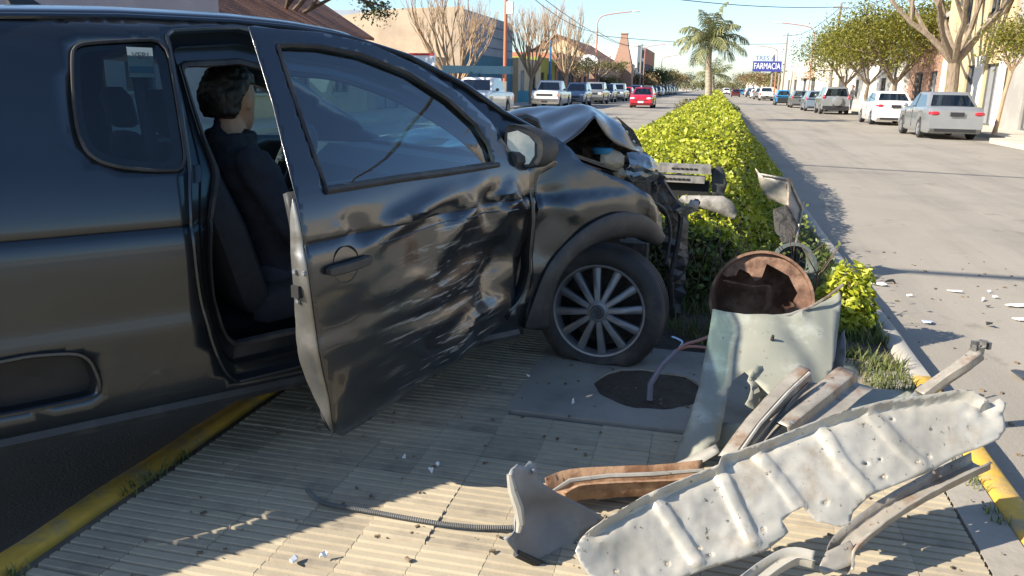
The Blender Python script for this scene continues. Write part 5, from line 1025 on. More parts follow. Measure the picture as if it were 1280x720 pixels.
def hand(b, w, d, pn, s=1.0, curl=.5, thumb=1):
    """palm and five fingers: w wrist, d pointing, pn palm normal"""
    d = np.asarray(d, float)/np.linalg.norm(d); pn = np.asarray(pn, float); pn = pn-d*(pn@d); pn /= np.linalg.norm(pn); sd = np.cross(d, pn)*thumb
    for k in (-1.1, -.35, .35, 1.1): capsule(b, w+sd*k*.014*s, w+d*.085*s+sd*k*.02*s, .016*s, .014*s, 8)
    for k, L in ((-1.1, .068), (-.35, .078), (.35, .072), (1.1, .056)):
        p = w+d*.088*s+sd*k*.021*s; q = p+(d*math.cos(curl*.5)+pn*math.sin(curl*.5))*L*.5*s; e = q+(d*math.cos(curl*1.3)+pn*math.sin(curl*1.3))*L*.5*s; capsule(b, p, q, .0095*s, .0085*s, 6); capsule(b, q, e, .0085*s, .007*s, 6)
    p = w+d*.025*s-sd*.024*s; q = p+(d*.75-sd*.65)*.045*s; capsule(b, p, q, .012*s, .010*s, 6); capsule(b, q, q+(d*.95-sd*.2+pn*.3)*.032*s, .010*s, .008*s, 6)
def skinned(b, name, m, parent, vox):
    o = b.mk(name, m, parent); r = o.modifiers.new('skin', 'REMESH'); r.mode = 'VOXEL'; r.voxel_size = vox; r.use_smooth_shade = True
    s = o.modifiers.new('smooth', 'SMOOTH'); s.factor = .5; s.iterations = 3; return o
def torso(b, pel, chest, neck, sd, g=0.0, fwd=None):
    pel, chest, neck = [np.asarray(q, float) for q in (pel, chest, neck)]; rings = []
    for k, hw, dp in ((-.18, .12, .08), (-.08, .155, .105), (.0, .165, .115), (.25, .145, .105), (.5, .155, .110), (.75, .185, .120), (.90, .19, .105), (1.0, .15, .08), (1.08, .08, .06)):
        c = pel+(chest-pel)*k; rings.append([c+sd*(hw+g)*math.cos(a)+fwd*(dp+g)*math.sin(a) for a in np.linspace(0, 2*math.pi, 16, endpoint=False)])
    b.loft(rings); capsule(b, chest, neck, .058+g*.3, .055+g*.3)
# seated passenger
hd_c = pc((289, 124), -.50); f_ = CU_*.84-CV_*.54; f_ = f_/np.linalg.norm(f_); up_ = np.array((.0, .0, 1.0))
hu = pv((289, 124), -.50); base_u = hu[0]
pel = car(base_u+.13, -.47, .58); chest = car(base_u-.01, -.47, 1.06); neck = hd_c-np.array((0, 0, .10))-f_*.02
per = thing('person', 'person in a dark jacket sitting in the pickup seen through the open door', 'person', car(base_u+.1, -.47, .3))
sh = [chest+CV_*s*.185-np.array((0, 0, .03)) for s in (1, -1)]; el = [sh[0]+CU_*.12+CV_*.05-np.array((0, 0, .26)), sh[1]+CU_*.12-CV_*.05-np.array((0, 0, .26))]; wr = [el[0]+CU_*.23-CV_*.06-np.array((0, 0, .03)), el[1]+CU_*.23+CV_*.06-np.array((0, 0, .03))]
hip = [pel+CV_*s*.09 for s in (1, -1)]; kn = [h+CU_*.43+np.array((0, 0, .04)) for h in hip]; an = [k+CU_*.10-np.array((0, 0, .36)) for k in kn]
def person_parts(b, g, top, bottom, rscale=1.0):
    if top:
        torso(b, pel, chest, neck, CV_, g, CU_)
        for i in (0, 1): capsule(b, sh[i], el[i], .055+g, .045+g); capsule(b, el[i], wr[i], .043+g, .030+g)
    if bottom:
        for i in (0, 1): capsule(b, hip[i], kn[i], .085+g, .06+g); capsule(b, kn[i], an[i], .058+g, .04+g)
b = MB(); person_parts(b, -.004, True, True); head_shape(b, hd_c, f_, up_, 1.06); capsule(b, chest, neck+up_*.03, .06, .056)
for i in (0, 1): hand(b, wr[i], CU_-np.array((0, 0, .2)), np.array((0, 0, -1.0)), 1, .5, 1 if i else -1); capsule(b, an[i]-up_*.02, an[i]+CU_*.16-up_*.05, .04, .03)
skinned(b, 'body', 'skin', per, .009)
b = MB(); person_parts(b, .012, True, False); b.tube([chest+up_*.05+(CV_*math.cos(a)*.085+CU_*math.sin(a)*.075)-CU_*.01 for a in np.linspace(0, 2*math.pi, 19)], .022, 6); jk = skinned(b, 'jacket', 'jacket', per, .011); dm = jk.modifiers.new('folds', 'DISPLACE'); tj = bpy.data.textures.new('folds', 'CLOUDS'); tj.noise_scale = .07; dm.texture = tj; dm.strength = .035; dm.mid_level = .5
b = MB(); person_parts(b, .008, False, True); b.sphere(pel, (.17, .17, .12)); skinned(b, 'trousers', 'jeans', per, .011)
def hair_shell(b, c, f, up, s, low=-.06):
    r = np.cross(f, up); L = lambda x, y, z: np.asarray(c)+r*x*s+f*y*s+up*z*s; rings = []
    for z, hx, y0, y1 in ((low, .064, -.098, -.03), (low+.02, .080, -.110, -.02), (0, .087, -.117, -.015), (.03, .089, -.122, .03), (.06, .086, -.118, .088), (.09, .074, -.10, .088), (.118, .05, -.066, .055), (.136, .02, -.03, .02)):
        cy, ry = (y0+y1)/2, (y1-y0)/2; rings.append([L(hx*math.cos(a), cy+ry*math.sin(a), z) for a in np.linspace(0, 2*math.pi, 18, endpoint=False)])
    b.loft(rings)
b = MB(); hair_shell(b, hd_c, f_, up_, 1.05, -.065); o = skinned(b, 'hair', 'hair', per, .009)
dm = o.modifiers.new('locks', 'DISPLACE'); tx = bpy.data.textures.new('locks', 'CLOUDS'); tx.noise_scale = .022; dm.texture = tx; dm.strength = .022; dm.mid_level = .5
# pedestrian on the right pavement
def pedestrian(c, face, label, cat_m):
    c = np.asarray(c, float); f = np.array((math.cos(face), math.sin(face), 0)); s = np.array((-f[1], f[0], 0)); U = np.array((0, 0, 1.0)); t = thing('person', label, 'person', c)
    p, ch, nk, hc = c+U*.95, c+U*1.40, c+U*1.50, c+U*1.63; b = MB(); j = MB(); tr = MB()
    for g, bb in ((-.005, b), (.012, j)): torso(bb, p, ch, nk, s, g, f)
    for k in (-1, 1):
        a, e, w = ch+s*k*.19-U*.03, ch+s*k*.25-U*.30, ch+s*k*.24+f*.10-U*.52; h, kn_, an_ = p+s*k*.09, p+s*k*.10+f*.03*k-U*.44, c+s*k*.10+f*.05*k+U*.08
        for g, bb in ((-.004, b), (.012, j)): capsule(bb, a, e, .05+g, .042+g); capsule(bb, e, w, .04+g, .03+g)
        for g, bb in ((-.004, b), (.012, tr)): capsule(bb, h, kn_, .085+g, .06+g); capsule(bb, kn_, an_, .058+g, .042+g)
        hand(b, w, -U+f*.2, -s*k, 1, .5, k); capsule(b, an_-U*.03, an_+f*.15-U*.05, .04, .032)
    head_shape(b, hc, f, U); capsule(b, ch, nk+U*.03, .06, .055); skinned(b, 'body', 'skin', t, .02); skinned(j, 'jacket', 'shirt_dark', t, .022); skinned(tr, 'trousers', 'jeans', t, .022)
    h2 = MB(); hair_shell(h2, hc, f, U, 1.05); skinned(h2, 'hair', 'hair', t, .02)
pq = atx(1066, 110, 9.55); pedestrian((9.55, pq[1], .13), R(200), 'person in dark clothes standing on the right pavement under the leafy trees', None)
# ================================================================== street cars
mat('c_black', (.02, .02, .022), .5); mat('c_tyre', (.025, .025, .025), .8); mat('c_alloy', (.35, .36, .37), .4, .6); mat('c_head', (.75, .78, .80), .2, coat=1); mat('c_tail', (.42, .012, .02), .25, coat=1); mat('c_amber', (.6, .18, .02), .3); mat('c_plate', (.02, .02, .025), .5); mat('c_plate_w', (.7, .7, .68), .5); mat('c_chrome', (.5, .5, .5), .2, .9); mat('c_dark_in', (.015, .015, .017), .8)
glass('c_glass', (.20, .24, .26), .10)
PAINTS = dict(white=(.70, .69, .66), silver=(.24, .255, .265), grey=(.16, .17, .17), red=(.45, .012, .03), blue=(.02, .16, .42), navy=(.04, .07, .13), beige=(.40, .35, .27), maroon=(.13, .02, .022), steel=(.20, .26, .33), black=(.025, .027, .03), skyblue=(.06, .30, .55))
for k, v in PAINTS.items(): mat('p_'+k, v, .35, .0 if k in ('white', 'red') else .35, var=.05, scale=2, coat=.9, coat_rough=.05)
def make_car(name, label, kind, paint, group, L=4.4, Wd=1.72, H=1.45, wb=2.6, hood=.92, belt=.93, deck=1.0, cab=(-.62, -.05, 1.0, 1.75), front_y=None, spare=False, plate='c_plate', roofrack=False):
    """kind: sedan, hatch, suv, pickup; local +Y is the front. cab = windscreen base, roof front, roof rear, rear glass base (from the front axle, backwards)"""
    hw = Wd/2; t = thing(name, label, {'pickup': 'pickup truck', 'suv': 'car'}.get(kind, 'car'), (0, 0, 0), 0, group, world=False)
    yf = L/2; fo = .85 if kind != 'pickup' else .80; ya = yf-fo; yr_ = ya-wb; rw = .315 if kind != 'pickup' else .36; pm = 'p_'+paint; zb = .20 if kind in ('sedan', 'hatch') else .30
    cws, crf, crr, crb = [ya-c for c in cab]
    ys = sorted(set([round(v, 3) for v in list(np.linspace(-L/2, L/2, 34))+[ya+rw*1.18*math.cos(a) for a in np.linspace(0, math.pi, 11)]+[yr_+rw*1.18*math.cos(a) for a in np.linspace(0, math.pi, 11)]]))
    def top(y):
        if kind == 'pickup':
            return float(np.interp(y, [-L/2, crb-.02, crb, cws, yf-.15, yf], [deck, deck, belt, belt, hood, hood-.10]))
        if kind == 'sedan': return float(np.interp(y, [-L/2, -L/2+.12, crb, cws, ya+.4, yf-.1, yf], [deck-.12, deck, deck+.02, belt+.03, hood-.06, hood-.22, hood-.34]))
        return float(np.interp(y, [-L/2, -L/2+.1, crb, cws, ya+.4, yf-.1, yf], [belt-.1, belt, belt+.02, belt+.03, hood-.04, hood-.2, hood-.32]))
    def half(y): e = abs(y)/(L/2); return hw*(1-.10*max(0, (e-.72)/.28)**2) if kind != 'pickup' else hw*(1-.05*max(0, (e-.85)/.15)**2)
    rings = []
    for y in ys:
        z0 = zb+(.12 if abs(y) > L/2-.06 else 0)
        for yc in (ya, yr_):
            if abs(y-yc) < rw*1.18: z0 = max(z0, rw+math.sqrt(max(0, (rw*1.18)**2-(y-yc)**2)))
        zt = top(y); h = half(y); z0 = min(z0, zt-.12); m = z0+(zt-z0)*.5
        pr = [(h*.94, z0), (h*.985, z0+.05), (h, m), (h*.985, zt-.10), (h*.955, zt-.03), (h*.88, zt), (h*.45, zt+.02), (0, zt+.025)]
        rings.append([(x, y, z) for x, z in pr]+[(-x, y, z) for x, z in pr[-2::-1]])
    b = MB(); b.loft(rings); body = b.mk('body', pm, t, smooth=True, angle=38)
    b = MB(); b.box((0, 0, zb+.10), (Wd*.80, L*.94, .14)); b.box((0, (ya+yr_)/2, .5), (Wd*.70, wb+.9, .42)); b.mk('underbody', 'c_dark_in', t)
    # cabin
    def ring(k):
        z = belt-.01+(H-belt)*k; y1 = cws+(crf-cws)*k; y0 = crb+(crr-crb)*k; h = hw*.93-(.16 if kind != 'pickup' else .13)*k; rr = .10+.05*k; pts = []
        for cx, cy, a0 in ((h-rr, y1-rr, 0), (-h+rr, y1-rr, 90), (-h+rr, y0+rr, 180), (h-rr, y0+rr, 270)):
            for a in (0, 30, 60, 90): pts.append((cx+rr*math.cos(R(a0+a)), cy+rr*math.sin(R(a0+a)), z+(.02*k if 1 else 0)))
        return pts
    ks = [0, .10, .86, .97, 1.0]; rg = [ring(k) for k in ks]; top_r = [(x*.86, y*.9+.1*(crf+crr)/2, z+.025) for x, y, z in ring(1.0)]
    n = 16; V = [p for r in rg for p in r]; Fp = []; groups_ = {'windscreen': [], 'rear_window': [], 'side_window': []}
    for i in range(4):
        for j in range(n):
            f = (i*n+j, i*n+(j+1) % n, (i+1)*n+(j+1) % n, (i+1)*n+j)
            if i == 1 and j == 3: groups_['windscreen'].append(f)
            elif i == 1 and j == 11: groups_['rear_window'].append(f)
            elif i == 1 and j in (7, 15): groups_['side_window'].append(f)
            else: Fp.append(f)
    m0 = len(V); V += top_r; Fp += [(4*n+j, 4*n+(j+1) % n, m0+(j+1) % n, m0+j) for j in range(n)]+[tuple(m0+j for j in range(n))]
    mk('cabin', V, Fp, pm, t, smooth=True, angle=40)
    for nm_, fs in groups_.items():
        for f in fs: mk(nm_, [V[i] for i in f], [(0, 1, 2, 3)], 'c_glass', t)
    for sx in (1, -1):                                  # pillar between the doors, mirrors, handles
        ym = (cws+crr)/2-.1 if kind != 'pickup' else None
        if ym is not None:
            A, Bp = ring(.08), ring(.88); xa = A[0][0]; xb = Bp[0][0]; MB().loft([[(sx*(xa+.006), ym+.05, A[0][2]), (sx*(xa+.006), ym-.05, A[0][2]), (sx*(xa-.03), ym-.05, A[0][2]), (sx*(xa-.03), ym+.05, A[0][2])], [(sx*(xb+.006), ym+.04, Bp[0][2]), (sx*(xb+.006), ym-.04, Bp[0][2]), (sx*(xb-.03), ym-.04, Bp[0][2]), (sx*(xb-.03), ym+.04, Bp[0][2])]]).mk('door_pillar', 'c_black', t)
            b = MB()
            for yy in (ym, cws-.12): b.box((sx*(hw*.998), yy, .62), (.012, .012, .55))
            b.mk('door_seam', 'c_black', t); MB().box((sx*hw*1.0, ym+.22, belt-.14), (.03, .16, .03)).mk('door_handle', pm, t)
        b = MB(); b.sphere((sx*(hw+.07), cws-.35, belt+.09), (.085, .05, .07), 10, 6); b.box((sx*(hw-.0), cws-.33, belt+.04), (.1, .04, .03)); b.mk('mirror', pm if kind != 'pickup' else 'c_black', t, smooth=True)
    # wheels
    for x in (1, -1):
        for y in (ya, yr_):
            b = MB(); b.lathe([(rw*.62, .005), (rw*.9, .01), (rw, -.02), (rw, -.17), (rw*.9, -.2), (rw*.5, -.2)], (x*(hw-.01), y, rw), (x, 0, 0), 22); w = b.mk('wheel', 'c_tyre', t, smooth=True)
            b = MB(); b.lathe([(rw*.64, .008), (rw*.55, -.015), (0, -.005)], (x*(hw-.01), y, rw), (x, 0, 0), 18); b.mk('rim', 'c_alloy', w, smooth=True)
            for s in range(5):
                a = s*1.2566; MB().box((x*(hw+.0), y+rw*.34*math.cos(a), rw+rw*.34*math.sin(a)), (.02, rw*.5, .04), 0, np.array([[1, 0, 0], [0, math.cos(a), -math.sin(a)], [0, math.sin(a), math.cos(a)]])).mk('spoke', 'c_alloy', w)
    zf = top(yf); zr = top(-L/2)
    for sx in (1, -1):
        b = MB()
        if kind == 'pickup': b.box((sx*hw*.74, yf+.005, hood-.24), (.28, .05, .15)); b.mk('headlight', 'c_head', t); MB().box((sx*hw*.93, yf-.02, hood-.24), (.10, .08, .14)).mk('indicator', 'c_amber', t)
        else: b.sphere((sx*hw*.70, yf-.09, hood-.27), (.20, .13, .085), 12, 8); b.mk('headlight', 'c_head', t, smooth=True)
        b = MB()
        if kind == 'sedan': b.sphere((sx*hw*.74, -L/2+.07, deck-.20), (.19, .11, .085), 12, 8)
        elif kind == 'pickup': b.box((sx*hw*.90, -L/2, deck-.22), (.12, .05, .30))
        else: b.sphere((sx*hw*.84, -L/2+.10, belt-.02), (.10, .14, .15), 12, 8)
        b.mk('tail_light', 'c_tail', t, smooth=True)
    MB().box((0, yf+.0, hood-.42 if kind != 'pickup' else hood-.25), (Wd*.55, .06, .12)).mk('grille', 'c_black', t)
    MB().box((0, yf-.02, .45 if kind != 'pickup' else .55), (Wd*.92, .16, .16)).mk('bumper', pm if kind in ('sedan', 'hatch') else 'c_chrome', t)
    MB().box((0, -L/2+.03, .44 if kind != 'pickup' else .52), (Wd*.90, .14, .18)).mk('bumper', pm if kind in ('sedan', 'hatch') else 'c_black', t)
    for yy, z in ((yf+.07, .44), (-L/2-.05, deck-.22 if kind == 'sedan' else .62)):
        p_ = MB(); p_.box((0, yy, z), (.40, .02, .13)); p_ = p_.mk('number_plate', plate, t)
    MB().box((0, -L/2-.0, .30), (Wd*.7, .06, .10)).mk('lower_valance', 'c_black', t)
    if spare: b = MB(); b.lathe([(0, .0), (.24, .0), (.31, -.02), (.32, -.14), (.2, -.16)], (.05, -L/2-.16, .85), (0, -1, 0), 26); b.mk('spare_wheel_cover', pm, t, smooth=True)
    if kind == 'pickup':
        MB().box((0, (crb+-L/2)/2-.02, deck-.02), (Wd*.80, (crb+L/2)*.9, .02)).mk('bed_cover', 'c_black', t)
    if roofrack:
        for sx in (1, -1): MB().box((sx*hw*.66, (crf+crr)/2, H+.05), (.04, abs(crf-crr)*.9, .04)).mk('roof_rail', 'c_black', t)
    return t
SED = dict(L=4.5, H=1.46, wb=2.6, cab=(.35, 1.15, 2.45, 3.15), deck=1.02, belt=.94, hood=.98)
HAT = dict(L=3.9, Wd=1.66, H=1.43, wb=2.47, cab=(.30, 1.0, 2.75, 3.15), belt=.92, hood=.95)
SUV = dict(L=4.2, Wd=1.76, H=1.68, wb=2.55, cab=(.35, .95, 3.05, 3.25), belt=1.08, hood=1.08)
PIC = dict(L=5.0, Wd=1.86, H=1.74, wb=3.05, cab=(.45, .95, 2.05, 2.25), belt=1.12, hood=1.12, deck=1.08)
DCP = dict(L=5.2, Wd=1.84, H=1.78, wb=3.1, cab=(.45, 1.0, 2.55, 2.75), belt=1.14, hood=1.12, deck=1.10)
KA = dict(sedan=SED, hatch=HAT, suv=SUV, pickup=PIC, dcab=DCP)
def put(k, name, label, paint, group, px, X, face, Y=None, **kw):
    a = dict(KA[k]); a.update(kw); t = make_car(name, label, 'pickup' if k in ('pickup', 'dcab') else k, paint, group, **a); y = Y if Y is not None else float(atx(px, 112, X)[1])
    t.location = (X, y, 0); t.rotation_euler = (0, 0, 0 if face > 0 else math.pi); t['cy'] = y; return t
GR, GL = 'cars parked along the right kerb', 'vehicles parked along the left kerb'
put('sedan', 'parked_sedan', 'silver sedan with round red tail lights parked nearest the pavement corner', 'silver', GR, 0, 7.45, 1, Y=30.8)
put('sedan', 'parked_sedan', 'white sedan parked ahead of the silver sedan under the leafy trees', 'white', GR, 0, 7.75, 1, Y=41.5, deck=1.06)
put('suv', 'parked_car', 'silver tall car with a spare wheel on its back beside the pedestrian', 'silver', GR, 0, 7.4, 1, Y=57.5, spare=True)
put('hatch', 'parked_car', 'blue-grey small car tucked ahead of the spare-wheel car', 'steel', GR, 0, 7.1, 1, Y=64.5)
put('hatch', 'parked_car', 'grey hatchback with a wide dark rear window', 'grey', GR, 0, 7.0, 1, Y=75)
put('hatch', 'parked_car', 'bright blue little car ahead of the grey hatchback', 'skyblue', GR, 0, 6.3, 1, Y=85, Wd=1.5, L=3.3, wb=2.1, cab=(.2, .7, 2.3, 2.7))
put('dcab', 'parked_pickup', 'white double-cab pickup parked beside the pharmacy sign post', 'white', GR, 0, 6.6, 1, Y=118)
put('suv', 'parked_car', 'pale grey car parked ahead of the white pickup', 'silver', GR, 0, 6.4, 1, Y=131)
put('hatch', 'parked_car', 'white small car parked farther along the right kerb', 'white', GR, 0, 6.4, 1, Y=147)
put('suv', 'parked_car', 'dark car parked at the far end of the right-hand row', 'navy', GR, 0, 6.4, 1, Y=165)
put('hatch', 'moving_car', 'maroon car driving away on the right carriageway', 'maroon', None, 0, 3.6, 1, Y=165)
put('suv', 'moving_van', 'white van far off on the right carriageway', 'white', None, 0, 2.4, 1, Y=215)
put('hatch', 'moving_car', 'light blue car far away beyond the maroon one', 'skyblue', None, 0, 5.9, 1, Y=215)
# left side, fronts toward us
tk = put('dcab', 'parked_pickup', 'white pickup with a blue ladder beam over its cab seen past the windscreen', 'white', GL, 0, -10.5, -1, Y=36.6, H=1.72)
put('pickup', 'old_pickup', 'white old square-fronted pickup with amber indicators', 'white', GL, 0, -10.75, -1, Y=54.5)
put('suv', 'parked_car', 'steel-blue tall car behind the white old pickup', 'steel', GL, 0, -10.4, -1, Y=63)
put('dcab', 'parked_pickup', 'silver pickup with a dark grille in the left row', 'silver', GL, 0, -10.2, -1, Y=71.5)
put('suv', 'parked_car', 'dark navy car wedged between two pickups', 'navy', GL, 0, -10.3, -1, Y=79)
put('dcab', 'parked_pickup', 'pale blue-grey pickup just before the parked red car', 'steel', GL, 0, -10.1, -1, Y=87)
put('hatch', 'parked_car', 'red hatchback parked in the left row', 'red', GL, 0, -10.3, -1, Y=97)
put('hatch', 'moving_car', 'bright red hatchback driving toward the crash on the left carriageway', 'red', None, 0, -5.2, -1, Y=61, plate='c_plate_w')
cl = ['navy', 'steel', 'grey', 'silver', 'navy', 'white', 'black', 'grey', 'silver', 'white', 'steel']
lb = ['dark blue car parked right behind the red hatchback', 'steel-blue car in the distant left row', 'grey car in the distant left row', 'silver hatch in the distant left row', 'navy tall car in the distant left row', 'white car in the distant left row', 'black car in the distant left row', 'dull grey tall car far down the left row', 'silver tall car far down the left row', 'white tall car far down the left row', 'steel-blue hatch at the far end of the left row']
for k in range(11): put(('suv', 'hatch')[k % 2] if k < 7 else ('hatch', 'suv')[k % 2], 'parked_car', lb[k], cl[k], GL, 0, -10.1, -1, Y=106+k*9.5)
mat('beam_blue', (.006, .045, .085), .5)
lr = thing('ladder_beam', 'dark blue beam carried on the roof of the white pickup', 'beam', (-10.9, 38.2, 1.75)); MB().box((-11.2, 38.2, 2.12), (3.4, .5, .36)).mk('beam_body', 'beam_blue', lr)
for sx in (-.6, .6): MB().box((-10.5+sx, 38.2, 1.87), (.05, .05, .26)).mk('bracket', 'c_black', lr)
# ================================================================== buildings
def wallmat(n, c, **k): mat(n, c, .9, var=k.pop('var', .12), scale=k.pop('scale', .8), bump=.3, bscale=12, dist=.02, **k)
wallmat('w_mauve', (.34, .29, .30)); wallmat('w_sand', (.42, .34, .245), spot=(.33, .26, .19), spot_scale=.5, spot_amt=.55); wallmat('w_bluegrey', (.25, .30, .36)); wallmat('w_teal', (.04, .15, .22)); wallmat('w_cream', (.55, .44, .28)); wallmat('w_turq', (.05, .25, .33))
wallmat('w_olive', (.30, .32, .06)); wallmat('w_orange', (.40, .17, .10)); wallmat('w_white', (.72, .69, .63)); wallmat('w_ochre', (.50, .40, .24), spot=(.42, .32, .18), spot_scale=.6, spot_amt=.55); wallmat('w_grey', (.33, .31, .28), spot=(.26, .25, .23), spot_scale=.5, spot_amt=.5); wallmat('w_pink', (.55, .38, .32)); wallmat('w_beige', (.50, .44, .35)); wallmat('w_dark', (.07, .07, .075))
mat('b_glass', (.03, .045, .06), .08, var=.2, scale=1.5, coat=.5); mat('b_frame', (.10, .10, .10), .6); mat('b_door', (.12, .11, .10), .7, var=.2, scale=3, stretch=(1, 6, 1)); mat('b_doorgrey', (.22, .23, .24), .7, var=.1, scale=3); mat('b_blue', (.04, .13, .26), .5)
def brickmat(name, c1, c2, mortar):
    m, nt, N, L, b = _new(name); tc = N.new('ShaderNodeTexCoord'); sp = N.new('ShaderNodeSeparateXYZ'); cb = N.new('ShaderNodeCombineXYZ'); ad = N.new('ShaderNodeMath'); ad.operation = 'ADD'
    L.new(tc.outputs['Object'], sp.inputs[0]); L.new(sp.outputs[0], ad.inputs[0]); L.new(sp.outputs[1], ad.inputs[1]); L.new(ad.outputs[0], cb.inputs[0]); L.new(sp.outputs[2], cb.inputs[1])
    br = N.new('ShaderNodeTexBrick'); br.inputs['Scale'].default_value = 1; br.inputs['Brick Width'].default_value = .24; br.inputs['Row Height'].default_value = .075; br.inputs['Mortar Size'].default_value = .012
    br.inputs['Color1'].default_value = (*c1, 1); br.inputs['Color2'].default_value = (*c2, 1); br.inputs['Mortar'].default_value = (*mortar, 1); L.new(cb.outputs[0], br.inputs[0]); L.new(br.outputs[0], b.inputs['Base Color']); b.inputs['Roughness'].default_value = .9
brickmat('brick', (.34, .15, .085), (.26, .115, .07), (.36, .30, .24)); brickmat('roof_tile', (.36, .15, .08), (.27, .11, .065), (.12, .06, .04))
def building(name, label, X, y0, y1, H, side, wall, openings=(), depth=9.0, parapet=.0, band=None, base=.13, top=None, roof='w_grey', cat='building'):
    """side=+1: right pavement (front faces -X); openings (ya, yb, za, zb, kind)"""
    t = thing(name, label, cat, (X, (y0+y1)/2, base)); ix = side
    out = [(y0, base), (y1, base), (y1, H), (y0, H)] if not top else [(y0, base), (y1, base)]+top
    V, Fc = patch(out, lambda y, z: (X, y, z), 1.6, [[(a, max(z0, base+.02)), (b_, max(z0, base+.02)), (b_, z1), (a, z1)] for a, b_, z0, z1, k in openings])
    if side > 0: Fc = [f[::-1] for f in Fc]
    w = mk('front_wall', V, Fc, wall, t); md = w.modifiers.new('thickness', 'SOLIDIFY'); md.thickness = .25; md.offset = 0
    me_n = np.array([p.normal.x for p in w.data.polygons]).mean(); xi = X+ix*.14
    b = MB(); b.box2((X+ix*.13, y0+.003, base), (X+ix*depth, y1-.003, H-.02 if not top else min(z for _, z in top)-.02)); b.mk('side_walls', wall, t)
    if parapet: MB().box((X-ix*.0, (y0+y1)/2, H+parapet/2), (.45, y1-y0+.1, parapet)).mk('cornice', roof, t)
    if band: MB().box((X-ix*.14, (y0+y1)/2, (base+band[0])/2+.004), (.03, y1-y0-.01, band[0]-base)).mk('painted_base', band[1], t)
    for a, b_, z0, z1, k in openings:
        z0 = max(z0, base+.02); ct = (X+ix*.02, (a+b_)/2, (z0+z1)/2); mm = {'w': 'b_glass', 'd': 'b_door', 'g': 'b_doorgrey', 'b': 'b_blue', 'k': 'w_dark'}[k]
        o = MB(); o.box((X+ix*.06, ct[1], ct[2]), (.05, b_-a-.01, z1-z0-.01)); o = o.mk({'w': 'window', 'k': 'shop_opening'}.get(k, 'door'), mm, t)
        f = MB(); q = .07
        for yy in (a+q/2, b_-q/2): f.box((X+ix*.0, yy, ct[2]), (.07, q, z1-z0-.02))
        f.box((X, ct[1], z1-q/2), (.072, b_-a-2*q, q)); f.box((X, ct[1], z0+q/2), (.072, b_-a-2*q, q))
        if b_-a > 1.2: f.box((X, ct[1], ct[2]), (.06, q*.7, z1-z0-.16))
        f.mk('frame', 'b_frame' if k != 'b' else 'w_white', o)
        if k == 'w' and z0 > .6: MB().box((X-ix*.15, ct[1], z0-.05), (.14, b_-a+.2, .08)).mk('sill', 'w_beige', o)
    return t
def gable(t, X, y0, y1, zeave, zridge, depth, side, m='roof_tile', over=.4, name='roof'):
    """roof with its ridge along the street"""
    ix = side; xr = X+ix*depth/2; b = MB()
    for xa, xb in ((X-ix*over, xr), (X+ix*(depth+over), xr)): b.prism([(xa, y0-over, zeave), (xa, y1+over, zeave), (xb, y1+over, zridge), (xb, y0-over, zridge)], (0, 0, .12))
    r = b.mk(name, m, t); b = MB(); b.prism([(X, y0+.1, zeave), (X+ix*depth, y0+.1, zeave), (xr, y0+.1, zridge)], (0, y1-y0-.2, 0)); b.mk('gable_wall', 'w_cream', t); return r
LX = -15.5
building('garden_wall_building', 'mauve plastered building behind the pickup roof', LX, 4, 23.5, 4.6, -1, 'w_mauve', [(6, 7.2, 1.2, 2.4, 'w'), (10, 11, .15, 2.3, 'd'), (14, 15.6, 1.1, 2.5, 'w'), (19, 20.2, 1.1, 2.5, 'w')])
h = building('tiled_house', 'house with a red tiled roof behind the conifer', LX-.4, 24, 35.5, 3.3, -1, 'w_cream', [(25.5, 27, 1, 2.4, 'w'), (29, 30, .15, 2.3, 'd'), (32, 33.6, 1, 2.4, 'w')]); gable(h, LX-.4, 24, 35.5, 3.3, 6.3, 9, -1)
building('low_wall_building', 'low sandy building with a white wall beside the tiled house', LX-1, 36, 48.9, 3.0, -1, 'w_sand', [(38, 41, .15, 2.4, 'g'), (44, 45.5, 1, 2.3, 'w')], cat='building')
bl = building('blue_building', 'building with a sandy side wall and blue shopfront in shade', LX, 49.5, 61.8, 5.9, -1, 'w_bluegrey', [(50.3, 51.6, .15, 2.9, 'b'), (52.6, 55.4, 1.0, 3.0, 'w'), (56.4, 57.8, .15, 2.9, 'b'), (58.6, 60.8, 1.0, 3.0, 'w')], depth=16, band=(3.35, 'w_teal'))
b = MB(); b.prism([(LX+.13, 49.48, .13), (LX+.13, 49.48, 6.05), (LX-5, 49.48, 5.9), (LX-16, 49.48, 4.5), (LX-16, 49.48, .13)], (0, -.15, 0)); b.mk('side_wall', 'w_sand', bl)
for k, z in enumerate((3.9, 4.6, 5.3)): MB().box((LX+.15, 55.6, z), (.03, 12.2, .05)).mk('cladding_line', 'w_teal', bl)
building('cream_house', 'small cream house with a turquoise door past the orange pole', LX+.4, 62.2, 70.5, 3.5, -1, 'w_cream', [(63, 64.3, .15, 2.6, 'b'), (66.5, 68.6, 1, 2.5, 'w')], band=(1.0, 'w_turq'))
building('olive_house', 'olive yellow narrow house with a dark doorway', LX, 71, 79, 3.9, -1, 'w_olive', [(72.5, 74, .15, 2.6, 'k'), (75.5, 77.6, 1, 2.5, 'w')])
building('orange_shop', 'orange-red shop with a dark awning front', LX, 79.5, 101, 4.6, -1, 'w_orange', [(80.5, 84.5, .15, 2.9, 'k'), (86.5, 90, .15, 2.9, 'k'), (93, 95, 1, 2.6, 'w'), (97, 99, 1, 2.6, 'w')])
h = building('brick_house', 'red brick gabled house with a tall tapering chimney', LX+.6, 103, 132, 4.4, -1, 'brick', [(106, 109, 1, 2.6, 'w'), (113, 114.5, .15, 2.5, 'd'), (119, 123, 1, 2.8, 'w'), (127, 130, .15, 2.8, 'k')], depth=10); gable(h, LX+.6, 103, 132, 4.4, 7.6, 10, -1, 'roof_tile')
